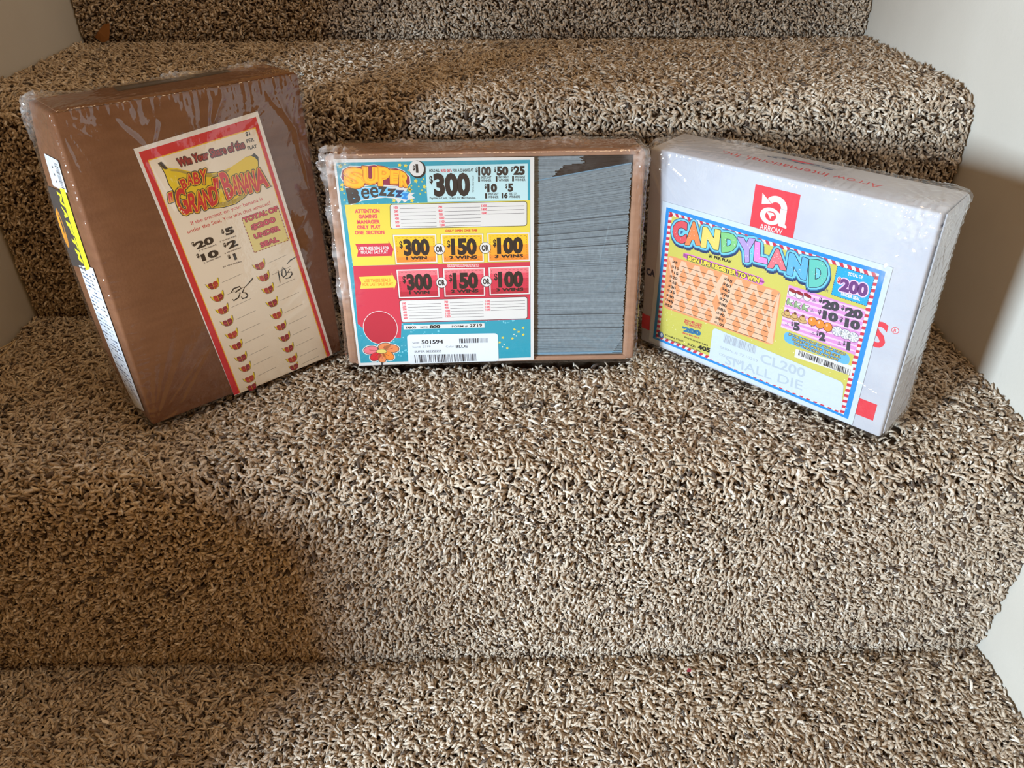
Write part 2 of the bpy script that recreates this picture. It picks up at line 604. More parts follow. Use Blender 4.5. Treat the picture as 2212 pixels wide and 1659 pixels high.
# ------------------------------------------------------------------ the three flare cards
def banana_card(parent):
    s = Sheet()
    CW, CH = 93.0, 217.0
    s.poly([(2.3,213.9),(90.4,213.7)] + [(90.7,0.2),(-0.1,0.4)], 'red', 1)
    s.poly([(5.9,207.1),(87.7,206.8)] + [(87.7,0.1),(4.9,0.2)], 'gold', 2)
    s.poly([(6.4,206.4),(87.2,205.9)] + [(86.8,0.2),(5.6,0.1)], 'paper', 3)
    # headline
    s.text('Win Your Share of the', 24.4,196.2, 75.3,195.0, 6.2, 'maroon', 6, 0.03, edge=('charcoal', 0.5))
    s.text('Win Your Share of the', 25.5,196.8, 75.0,195.6, 4.8, 'brick', 7, -0.01)
    s.text('$1', 78.6,202.8, 82.1,202.6, 3.0, 'black', 5, 0.025)
    s.text('PER', 77.6,198.0, 83.6,197.7, 2.6, 'black', 5, 0.025)
    s.text('PLAY', 76.7,193.0, 84.3,192.6, 2.6, 'black', 5, 0.025)
    # the banana behind the title
    ban = [(14.2,203.1),(15.6,200.8),(17.0,197.8),(22.8,195.7),(29.9,191.3),(37.2,187.2),(44.6,185.0),(51.8,184.0),(59.6,184.8),(66.4,186.6),(73.2,188.6),(77.7,188.3),(80.0,189.4),(82.1,185.8),(80.4,179.5),(76.8,173.8),(70.2,165.9),(62.9,160.6),(54.2,158.0),(45.0,158.4),(35.8,160.6),(27.2,164.1),(19.5,171.4),(15.2,179.7),(13.6,186.9),(13.8,194.9),(13.2,198.7),(12.0,202.7)]
    c = np.mean(ban, axis=0)
    s.poly([tuple(np.array(p) + (np.array(p) - c) / np.linalg.norm(np.array(p) - c) * 0.7) for p in ban], 'charcoal', 4)
    s.poly(ban, 'banana', 5)
    s.poly([(17.4,196.6),(22.6,195.1),(29.7,190.8),(37.0,186.7),(44.4,184.4),(51.6,183.5),(59.4,184.0),(57.3,182.4),(50.1,181.5),(43.0,182.6),(35.1,185.5),(27.8,189.6),(22.0,193.6),(18.2,195.1)], 'olive', 5.4)
    s.poly([(27.5,164.8),(36.0,161.0),(45.1,158.8),(54.3,158.4),(63.0,160.9),(65.3,162.9),(55.4,161.5),(46.3,161.9),(37.0,163.9),(31.1,166.3)], 'olive', 5.4)
    s.poly([(12.0,202.7),(14.3,203.5),(15.6,200.5),(16.6,197.3),(14.8,197.5),(13.5,198.6)], 'charcoal', 5.8)
    s.poly([(77.7,188.3),(80.0,189.4),(82.1,185.8),(81.4,183.4),(80.1,186.1),(78.4,187.6)], 'charcoal', 5.8)
    words = [('B', [(540,855),(588,835),(560,735),(500,760)]), ('A', [(590,815),(648,800),(622,690),(575,700)]), ('B', [(655,808),(722,790),(690,672),(638,684)]), ('Y', [(730,800),(782,795),(775,645),(708,660)])]
    big = [('"', [(400,990),(440,975),(425,880),(388,895)]), ('G', [(520,1135),(618,1100),(545,830),(440,860)]), ('R', [(612,1090),(700,1090),(668,870),(585,905)]), ('A', [(690,1075),(775,1062),(725,860),(672,880)]),
           ('N', [(770,1060),(850,1030),(800,840),(735,860)]), ('D', [(845,1025),(912,995),(880,810),(800,830)]), ('"', [(862,850),(912,838),(900,730),(845,745)]),
           ('B', [(1000,965),(1080,915),(985,660),(905,690)]), ('A', [(1072,905),(1130,905),(1090,710),(1030,730)]), ('N', [(1130,900),(1195,890),(1150,690),(1085,705)]), ('A', [(1185,900),(1245,890),(1215,680),(1150,695)]),
           ('N', [(1245,885),(1310,870),(1275,655),(1205,675)]), ('A', [(1305,880),(1440,815),(1365,620),(1285,645)])]
    px = lambda q: [tuple(M1 @ np.array([a, b, 1.0]) / (M1[2] @ np.array([a, b, 1.0])))[:2] for a, b in q]
    M1 = np.array([[0.0597825, -0.0244182, 8.4441], [-0.0294874, -0.0707363, 244.228], [-5.12551e-05, -4.81963e-05, 1.0]])  # takes image pixels of an enlarged crop to card millimetres
    for col, lay, g in (('charcoal', 7, 1.25), ('gold', 8, 0.62), ('red', 9, 0.0)):
        for ch, q in words + big:
            s.warp(ch, px(q), col, lay + (0.5 if (ch, q) in big else 0), 0.03 if g == 0 else 0.02, g)
    for x, y in px([(505,1040),(525,1075),(560,1105),(545,1085),(990,870),(1010,900),(1020,925),(985,845)]):
        s.disc(x, y, 0.55, 'cream', 10, n=10)
    s.text('TM', 84.6,161.3, 86.4,161.2, 1.0, 'grey', 5)
    s.text('If the amount on your banana is', 17.8,153.2, 75.7,153.7, 3.0, 'rose', 5, 0.0)
    s.text('under the Seal, You win that amount!', 13.1,147.9, 80.5,148.6, 3.0, 'red', 5, 0.0)
    for t, a, b, h in (('20', (685,1478), (868,1405), 5.4), ('10', (745,1600), (918,1540), 5.4), ('5', (985,1335), (1078,1305), 5.4), ('2', (1010,1478), (1115,1430), 5.4), ('1', (1075,1590), (1145,1570), 5.4)):
        (ax, ay), (bx, by) = px([a, b])
        if t == '1':
            bx, by = ax + 2.2, ay
        ay, by = ay + .5, by + .5
        s.text(t, ax, ay, bx, by, h, 'black', 5, 0.03 if t == '1' else 0.05)
    for a, b in (((640,1442), (668,1430)), ((688,1562), (716,1552)), ((940,1312), (968,1302)), ((962,1450), (990,1440)), ((1008,1570), (1034,1562))):
        (ax, ay), (bx, by) = px([a, b])
        s.text('$', ax, ay, bx, by, 3.2, 'black', 5, 0.04)
    for t, a, b in (('2 WINNERS', (705,1492), (885,1425)), ('2 WINNERS', (755,1618), (932,1548)), ('2 WINNERS', (918,1398), (1092,1335)), ('5 WINNERS', (968,1520), (1140,1455)), ('20 WINNERS', (950,1660), (1145,1600))):
        (ax, ay), (bx, by) = px([a, b])
        s.text(t, ax, ay - .35, bx, by - .35, 1.1, 'dgrey', 5, 0.014)
    seal = px([(1145,1150),(1530,1035),(1640,1375),(1278,1508)])
    s.poly(seal, 'seal', 4)
    s.dashes(seal, 0.6, 'maroon', 5, 11)
    for t, a, b in (('TOTAL OF', (1172,1195), (1532,1068)), ('$200', (1255,1270), (1505,1180)), ('UNDER', (1285,1365), (1550,1270)), ('SEAL', (1350,1452), (1535,1385))):
        (ax, ay), (bx, by) = px([a, b])
        s.text(t, ax, ay, bx, by, 3.9, 'rose', 7, 0.03, edge=('maroon', 0.42))
    # rows of little peel-off bananas with lines to write on
    left = [(16.5,102.5),(16.6,91.2),(16.5,79.4),(16.5,67.9),(16.4,55.6),(16.5,44.5),(16.5,32.2),(16.7,21.7),(16.4,10.2),(15.8,1.7)]
    right = [(56.1,104.4),(56.4,93.7),(56.6,82.1),(56.3,69.4),(56.3,57.6),(56.4,46.0),(56.5,34.7),(56.5,23.3),(56.4,12.2),(55.7,4.1)]
    for col in (left, right):
        for k, (x, y) in enumerate(col):
            q = 1.0 if k < 9 else 0.8
            out = [(-5.6, 2.8), (-4.6, -1.0), (-2.2, -3.6), (1.0, -4.2), (3.8, -3.0), (5.4, 0.2), (5.9, 4.2), (5.1, 4.4), (3.6, 1.6), (0, 0.6), (-3.6, 1.2)]
            s.poly([(x + a * q, y + b * q) for a, b in out], 'charcoal', 4)
            s.poly([(x + a * q * .93, y + b * q * .92) for a, b in out], 'banana', 4.5)
            s.poly([(x - 3.6, y - 0.4), (x - 2.6, y - 2.9), (x - 0.1, y - 3.9), (x - .1, y + 1.4), (x - 1.2, y + 2.0), (x - 3.2, y + 1.9)], 'brick' if (k * 7) % 3 else 'maroon', 5)
            s.poly([(x + 0.2, y + 1.4), (x + 0.2, y - 3.9), (x + 3.0, y - 2.8), (x + 4.3, y - 0.2), (x + 3.6, y + 2.2), (x + 1.4, y + 2.2)], 'maroon' if k % 4 else 'brick', 5)
            s.stroke([(x - 3.1, y - .6), (x - .6, y - 1.3)], 0.5, 'rose', 5.5)
            s.stroke([(x + .8, y - 1.2), (x + 3.4, y - .6)], 0.5, 'rose', 5.5)
            if k < 9 or col is right:
                s.stroke([(x + 7.2, y - 0.9), (min(x + 24.5, 85), y + 0.4)], 0.28, 'ruled', 4)
    # numbers written by hand with a marker
    for pts in ([(27.5,90.9),(30.6,93.3),(35.5,93.2),(36.2,91.3),(30.7,89.6),(34.2,87.9),(31.6,84.5),(27.2,83.4),(26.7,85.1)], [(38.9,91.2),(36.0,87.5),(38.2,86.3),(39.3,83.8),(37.6,82.1),(34.3,82.4),(33.9,84.4)], [(39.0,90.9),(46.6,95.1),(48.1,96.5)],
                [(69.4,94.9),(68.8,89.3),(67.8,84.0)], [(73.3,94.9),(71.3,89.8),(71.9,87.3),(75.2,88.8),(75.4,92.6),(73.9,96.1)], [(79.3,92.3),(76.4,89.8),(79.7,89.5),(80.0,87.4),(76.9,85.1),(73.2,85.6)], [(78.3,97.2),(82.2,99.3),(88.3,100.5)]):
        s.stroke(pts, 1.1, 'black', 6, True)
    o = s.build('game_card', on_quad([(42.5,210.4),(134.7,219.5),(162.1,0.4),(67.4,-1.5)], CW, CH, 'left', 0.75), parent, ([(0, 0), (CW, 0), (CW, CH), (0, CH)], 'chalk'))
    o['label'] = 'tall red-bordered banana seal card'
    return o


def bee_card(parent):
    s = Sheet()
    CW, CH = 155.0, 175.0
    s.poly([(1.8,172.4),(151.8,173.0)] + [(152.3,2.6),(2.0,2.6)], 'teal', 1)
    rr = np.random.default_rng(3)
    TL0, TR0 = [(2.6,171.7),(71.4,172.0)]
    for k in range(90):
        x, y = rr.uniform(6, 66), rr.uniform(134, 142)
        s.disc(x, y, rr.uniform(.25, .9), 'halftone', 1.5, n=10)
    for k in range(70):
        x, y = rr.uniform(4, 11), rr.uniform(28, 150)
        s.disc(x, y, rr.uniform(.25, .6), 'halftone', 1.5, n=8)
    for k in range(90):
        x, y = rr.uniform(30, 75), rr.uniform(8, 42)
        s.disc(x, y, rr.uniform(.25, .9), 'halftone', 1.5, n=10)
    for k in range(26):
        x, y = rr.uniform(112, 138), rr.uniform(36, 42)
        s.disc(x, y, rr.uniform(.3, .9), 'halftone', 1.5, n=10)
    for x, y in [(4.8,169.7),(50.9,170.0),(55.3,169.5),(68.1,164.2),(64.5,161.2),(62.2,157.7),(68.9,153.2),(4.5,155.5),(4.1,152.0),(44.1,142.7),(58.2,142.4)]:
        s.star(x, y, 1.9, 'yellow', 2)
    for x, y in [(8.8,171.1),(57.1,165.9),(68.6,159.1),(67.2,157.1),(58.7,154.1),(64.4,153.3),(66.7,150.4),(65.1,147.6),(5.3,148.8),(5.0,143.6),(69.5,148.7)]:
        s.disc(x, y, 0.7, 'lime', 2, n=8)
    for x, y in [(138.2,29.6),(145.7,30.8),(141.8,27.3),(145.7,24.4),(127.9,22.2),(136.3,21.2),(125.1,17.9),(131.7,12.1)]:
        s.star(x, y, 1.5, 'yellow', 2)
    for x, y in [(137.7,25.0),(139.8,23.5),(129.0,16.0),(127.5,13.5)]:
        s.disc(x, y, 0.6, 'cream', 2, n=8)
    # yellow and red bands
    s.poly([(4.6,139.9),(151.8,141.2),(151.6,90.4),(5.5,89.9)], 'yellow', 2)
    s.poly([(5.5,89.8),(151.8,90.0),(151.9,38.7),(41.2,38.7),(39.4,25.0),(16.3,25.8),(3.6,39.0)], 'crimson', 2)
    # title
    M2 = np.array([[0.0346115, -0.00429344, -1.47588], [-0.00131551, -0.0388282, 176.277], [-5.46617e-06, -2.82747e-05, 1.0]])  # title points are image pixels of a close crop, turned into card millimetres
    px = lambda q: [tuple(M2 @ np.array([a, b, 1.0]) / (M2[2] @ np.array([a, b, 1.0])))[:2] for a, b in q]
    sup = [('S', [(300,650),(745,690),(735,235),(270,215)]), ('U', [(700,590),(1045,590),(1040,225),(690,200)]), ('P', [(1050,620),(1250,620),(1310,235),(1020,195)]), ('E', [(1310,580),(1470,580),(1490,290),(1300,270)]), ('R', [(1510,640),(1680,650),(1740,390),(1500,285)])]
    bz = [('B', [(400,1015),(660,985),(620,680),(330,680)]), ('e', [(690,905),(835,905),(850,680),(655,690)]), ('e', [(890,885),(1040,870),(1040,650),(850,650)]), ('Z', [(1060,830),(1225,840),(1225,650),(1030,640)]),
          ('Z', [(1235,845),(1400,850),(1430,690),(1240,690)]), ('Z', [(1420,870),(1545,865),(1600,725),(1420,725)]), ('Z', [(1565,900),(1680,920),(1705,790),(1560,785)])]
    s.poly(px([(440,1050),(690,950),(860,930),(1000,900),(1200,880),(1400,900),(1490,1000),(1560,930),(1620,990),(1700,930),(1850,890),(1770,830),(1850,775),(1640,770),(1700,650),(300,640)]), 'white', 3)
    s.poly(px([(205,440),(240,260),(420,180),(650,190),(950,150),(1200,200),(1300,230),(1450,225),(1600,280),(1740,420),(1755,560),(1680,660),(1450,640),(1200,640),(900,610),(700,640),(450,620),(250,520)]), 'white', 3)
    s.poly(px([(225,440),(260,270),(430,198),(660,205),(950,170),(1200,215),(1300,248),(1440,240),(1590,300),(1722,430),(1738,550),(1680,640),(1460,625),(1200,600),(1000,590),(760,600),(480,600),(280,520)]), 'violet_shadow', 4)
    s.poly(px([(420,1000),(660,930),(860,905),(1000,870),(1220,860),(1400,870),(1560,900),(1690,900),(1690,760),(1250,660),(340,680)]), 'sky', 4)
    for ch, q in sup:
        s.warp(ch, px(q), 'maroon', 5, 0.07, 0.9)
        s.warp(ch, px(q), 'gold', 6, 0.08, 0.35)
        s.warp(ch, px(q), 'amber', 7, 0.06)
        c = np.mean(px(q), axis=0)
        hi = [tuple(c + (np.array(p) - c) * 0.9 + np.array([0.5, 0.1])) for p in px(q)]
        s.warp(ch, hi, 'gold', 8, 0.015)
    for i, (ch, q) in enumerate(bz):
        s.warp(ch, px(q), ('charcoal', 'charcoal', 'charcoal', 'charcoal', 'charcoal', 'navy', 'blue')[i], 6, 0.0 if ch == 'e' else 0.06, 0.25 if ch == 'e' else 0.3)
    s.star(*px([(1725,705)])[0], 2.6, 'yellow', 6)
    s.text('TM', 55.7,150.4, 58.0,150.4, 1.6, 'brown', 7)
    x, y = px([(1880,245)])[0]
    s.disc(x + .8, y - .6, 6.6, 'black', 3, 6.8)
    s.disc(x, y, 5.8, 'white', 4, 6.0)
    s.text('$', 60.7,166.2, 62.4,166.1, 3.6, 'black', 5, 0.03)
    s.text('1', 63.0,164.5, 65.0,164.5, 6.0, 'black', 5, 0.07)
    # pale prize panel
    s.poly([(70.4,169.1),(149.9,170.1),(149.9,141.2),(70.5,141.2)], 'mist', 3)
    s.text('HOLD ALL', 73.4,164.5, 81.4,164.5, 2.2, 'black', 5, 0.03)
    s.text("RED 00's", 82.4,164.3, 90.8,164.4, 2.2, 'red', 5, 0.03)
    s.text('FOR A CHANCE AT', 91.6,164.4, 107.8,164.6, 2.2, 'black', 5, 0.03)
    s.text('$', 73.1,156.0, 75.8,156.1, 5.6, 'black', 5, 0.03)
    s.text('300', 76.1,146.5, 104.7,146.6, 16.6, 'black', 5, 0.055)
    s.text('TOTAL SEAL VALUE', 107.4,148.2, 107.8,161.2, 1.2, 'dgrey', 5, 0.01)
    s.text('Payable In Cash, Tickets Or Merchandise.', 72.3,143.4, 108.9,143.1, 1.8, 'black', 5, 0.012)
    for t, x0, x1, yb, h in (('100', 1622, 1752, 462, 6.4), ('50', 1808, 1925, 460, 6.4), ('25', 1975, 2090, 455, 6.4), ('10', 1712, 1812, 632, 6.0), ('5', 1920, 1972, 628, 6.0)):
        (ax, ay), (bx, by) = P4(x0, yb), P4(x1, yb)
        s.text(t, ax, ay, bx, by, h, 'black', 5, 0.06)
        (ax, ay), (bx, by) = P4(x0 - 26, yb - 32), P4(x0 - 5, yb - 32)
        s.text('$', ax, ay, bx, by, 3.4, 'black', 5, 0.03)
    for n_, x0, x1, l1, l2, yb in (('1', 1622, 1640, 'INSTANT', 'WINNER', 530), ('1', 1798, 1815, 'INSTANT', 'WINNER', 527), ('1', 1962, 1980, 'INSTANT', 'WINNER', 524), ('1', 1692, 1712, 'INSTANT', 'WINNER', 700), ('16', 1858, 1918, 'RED 77', 'WINNERS', 697)):
        s.text(n_, *P4(x0, yb), *P4(x1, yb), 3.9, 'black', 5, 0.05)
        s.text(l1, *P4(x1 + 12, yb - 30), *P4(x1 + (88 if n_ == '16' else 115), yb - 30), 1.9, 'black', 5, 0.02)
        s.text(l2, *P4(x1 + 12, yb), *P4(x1 + (125 if n_ == '16' else 115), yb), 1.9, 'black', 5, 0.02)
    # two ruled write-in panels
    for quad, cols in (([(39.5,120.2),(149.0,120.7),(149.1,140.2),(40.7,139.4)], (([(43.3,136.1),(76.2,136.3)], 6, 100), ([(78.6,136.1),(111.9,136.5)], 6, 700), ([(113.0,136.5),(147.2,136.9)], 3, 1300), 2.93)),
                       ([(41.5,39.4),(149.2,39.5),(149.2,59.1),(41.2,58.8)], (([(43.2,55.3),(76.2,55.4)], 6, 100), ([(79.0,55.7),(111.8,55.8)], 6, 700), ([(113.5,55.6),(147.4,55.9)], 4, 1300), 2.62))):
        s.rrect([np.array(p) + d for p, d in zip(quad, ((-.4, -.4), (.4, -.4), (.4, .4), (-.4, .4)))], 2.5, 'black', 3)
        s.rrect(quad, 2.2, 'white', 4)
        pitch = cols[3]
        for (a, b), n_, first in cols[:3]:
            a, b = np.array(a), np.array(b)
            for k in range(n_):
                o = np.array([0.06 * k, -pitch * k])
                s.text(str(first + 100 * k), *(a + o), *(a + o + np.array([3.2 if first < 1000 and first + 100 * k < 1000 else 4.2, 0])), 1.9, 'rose', 5, 0.045)
                s.stroke([a + o + np.array([4.6, 0.05]), b + o], 0.28, 'dgrey', 5)
    for t, x0, x1, yb in (('ATTENTION', 368, 618, 852), ('GAMING', 405, 595, 907), ('MANAGER', 390, 620, 962), ('ONLY  PLAY', 390, 630, 1016), ('ONE  SECTION', 366, 668, 1070)):
        s.text(t, *P4(x0, yb), *P4(x1, yb - 4), 3.0, 'rose', 5, 0.014, grow=0.12)
    # prize tabs and arrows
    for rows, fx, ramp, word in ((P4, 0, ('gold', 'gold', 'amber', 'amber', 'orange'), 'no'), (P5, 1, ('coral', 'rose', 'crimson', 'crimson', 'deep_red'), 'yes')):
        tabs = (([(785,1370),(1210,1358),(1195,1068),(755,1075)], [(1265,1362),(1680,1352),(1672,1062),(1245,1068)], [(1722,1350),(2140,1338),(2135,1050),(1712,1058)]),
                ([(818,400),(1232,388),(1218,100),(790,112)], [(1282,385),(1692,374),(1688,90),(1266,100)], [(1738,370),(2140,358),(2140,75),(1725,88)]))[fx]
        dol = (((905,1275),(880,1270)), ((860,300),(850,300)))
        for q, (amt, win) in zip(tabs, (('300', '1 WIN'), ('150', '2 WINS'), ('100', '3 WINS'))):
            Q = [np.array(rows(*p)) for p in q]
            s.poly([tuple(p + np.array(d)) for p, d in zip(Q, ((-.6, -.9), (.3, -.9), (.3, .3), (-.6, .3)))], 'maroon' if fx else 'olive', 3)
            s.poly([tuple(p) for p in Q], 'white', 4)
            c = sum(Q) / 4
            I = [c + (p - c) * np.array([.94, .92]) for p in Q]
            for k, col in enumerate(ramp):
                t0, t1 = k / 5, (k + 1) / 5
                s.poly([tuple(I[3] + (I[0] - I[3]) * t1), tuple(I[2] + (I[1] - I[2]) * t1), tuple(I[2] + (I[1] - I[2]) * t0), tuple(I[3] + (I[0] - I[3]) * t0)], col, 5)
            s.dashes([tuple(c + (p - c) * np.array([.86, .80])) for p in Q], 0.22, 'brown', 6, 9)
            W, H = np.linalg.norm(Q[1] - Q[0]), np.linalg.norm(Q[3] - Q[0])
            u = (Q[1] - Q[0]) / W; v = (Q[3] - Q[0]) / H
            B = Q[0] + u * W * 0.17 + v * H * 0.31
            s.text('$', *(B + v * H * 0.24 - u * W * .04), *(B + u * W * 0.04 + v * H * 0.24), H * .24, 'black', 7, 0.03)
            B = B + u * W * 0.05
            s.text(amt, *B, *(B + u * W * 0.62), H * .52, 'black', 7, 0.06)
            B = Q[0] + u * W * (0.26 if win == '1 WIN' else 0.16) + v * H * 0.135
            s.text(win, *B, *(B + u * W * (0.5 if win == '1 WIN' else 0.68)), H * .11, 'black', 7, 0.05)
        for px_, py_ in (((1230,1220),(1692,1208)), ((1250,243),(1703,230)))[fx]:
            x, y = rows(px_, py_)
            s.disc(x, y, 4.7, 'black', 6.5, 4.9)
            s.disc(x + .1, y + .1, 4.3, 'white', 7, 4.5)
            s.text('OR', x - 2.9, y - 2.2, x + 3.0, y - 2.1, 4.6, 'black', 8, 0.05)
    s.poly([P4(*p) for p in ((368,1168),(712,1160),(708,1135),(762,1222),(735,1312),(733,1290),(385,1298),(398,1238))], 'crimson', 4)
    s.text('USE THESE SEALS FOR', *P4(405,1230), *P4(718,1225), 2.7, 'white', 5, 0.03)
    s.text('NO LAST SALE PLAY', *P4(428,1268), *P4(706,1262), 2.7, 'white', 5, 0.03)
    s.poly([P5(*p) for p in ((405,185),(745,168),(740,142),(793,238),(765,318),(764,292),(418,306),(430,245))], 'yellow', 4)
    s.text('USE THESE SEALS', *P5(458,238), *P5(730,232), 2.7, 'orange', 5, 0.03)
    s.text('FOR LAST SALE PLAY', *P5(445,276), *P5(760,270), 2.7, 'orange', 5, 0.03)
    s.text('ONLY OPEN ONE TAB', *P4(1290,1045), *P4(1612,1040), 1.8, 'red', 5, 0.03)
    s.text('ONLY OPEN ONE TAB', *P5(1310,82), *P5(1628,78), 1.9, 'rose', 5, 0.04, edge=('white', .3))
    # round medallion with a flower (red, white ringed)
    x, y = P5(625, 700)
    s.disc(x, y, 14.9, 'white', 5, 15.4, 40)
    s.disc(x, y, 14.4, 'deep_red', 5.5, 14.9, 40)
    fx_, fy_ = P5(635, 935)
    for g, col, lay in ((1.2, 'white', 6), (0.5, 'charcoal', 6.5)):
        for dx, dy, rx, ry, ro in ((-9, 1.5, 6.2, 3.6, .1), (9.0, 2.4, 6.4, 3.6, -.1), (-5.5, -4.5, 5.2, 3.6, .6), (5.5, -4.0, 5.4, 3.7, -.6), (0, -6.0, 3.6, 4.6, 0), (3.0, 4.5, 5.4, 3.0, .2)):
            s.disc(fx_ + dx, fy_ + dy, rx + g, col, lay, ry + g, 24, ro)
        s.stroke([(fx_ - .5, fy_ - 5), (fx_ - .5, fy_ - 13)], 1.2 + g, col, lay)
    for dx, dy, rx, ry, ro, col in ((-9, 1.5, 6.2, 3.6, .1, 'coral'), (9.0, 2.4, 6.4, 3.6, -.1, 'candy_orange'), (-5.5, -4.5, 5.2, 3.6, .6, 'red'), (5.5, -4.0, 5.4, 3.7, -.6, 'orange'), (0, -6.0, 3.6, 4.6, 0, 'candy_orange'), (3.0, 4.5, 5.4, 3.0, .2, 'candy_orange')):
        s.disc(fx_ + dx, fy_ + dy, rx, col, 7, ry, 24, ro)
        s.stroke([(fx_ + dx * .5, fy_ + dy * .5), (fx_ + dx * 1.15, fy_ + dy * 1.15)], .35, 'maroon', 7.4)
    s.disc(fx_, fy_, 5.0, 'charcoal', 8, 2.2)
    s.disc(fx_, fy_, 4.5, 'candy_yellow', 8.4, 1.8)
    # foot line and serial sticker
    s.poly([P5(*p) for p in ((862,672),(1684,652),(1686,695),(864,715))], 'white', 4)
    s.text('TABCO', *P5(885,708), *P5(992,704), 2.0, 'black', 5, 0.06)
    s.text('SIZE', *P5(1032,703), *P5(1110,701), 1.7, 'black', 5, 0.02)
    s.text('800', *P5(1130,702), *P5(1238,698), 2.6, 'black', 5, 0.06)
    s.text('FORM #', *P5(1355,694), *P5(1515,690), 1.7, 'black', 5, 0.012)
    s.text('2719', *P5(1535,690), *P5(1662,686), 2.7, 'black', 5, 0.035)
    o = s.build('game_card', on_quad([(7.3,176.7),(163.0,175.7),(162.4,2.3),(8.9,-0.4)], CW, CH, 'middle', 0.75), parent, ([(0, 0), (CW, 0), (CW, CH), (0, CH)], 'white'))
    o['label'] = 'teal, yellow and red prize card'
    t = Sheet()
    t.rrect([P5(*p) for p in ((912,1058),(1828,1032),(1818,752),(898,768))], 3.0, 'sticker', 1)
    t.text('Ser#', *P5(955,858), *P5(1025,855), 2.0, 'grey', 2, 0.0)
    t.text('501594', *P5(1048,860), *P5(1268,853), 3.5, 'black', 2, 0.03)
    t.text('Item#', *P5(958,900), *P5(1040,897), 1.8, 'grey', 2, 0.0)
    t.text('2719', *P5(1062,898), *P5(1138,895), 1.8, 'grey', 2, 0.0)
    t.text('Color', *P5(1296,896), *P5(1378,893), 1.9, 'grey', 2, 0.0)
    t.text('BLUE', *P5(1396,900), *P5(1516,897), 2.7, 'black', 2, 0.02)
    t.text('SUPER BEEZZZZ', *P5(975,946), *P5(1248,940), 1.9, 'black', 2, 0.01)
    t.barcode([P5(*p) for p in ((1432,852),(1718,845),(1718,800),(1428,806))], 'barcode', 2, 26, 4)
    t.barcode([P5(*p) for p in ((982,1050),(1606,1030),(1602,958),(972,968))], 'barcode', 2, 46, 5)
    st = t.build('barcode_sticker', on_quad([(7.3,176.7),(163.0,175.7),(162.4,2.3),(8.9,-0.4)], CW, CH, 'middle', 1.0), o)
    st['label'] = 'white serial number sticker'
    return o


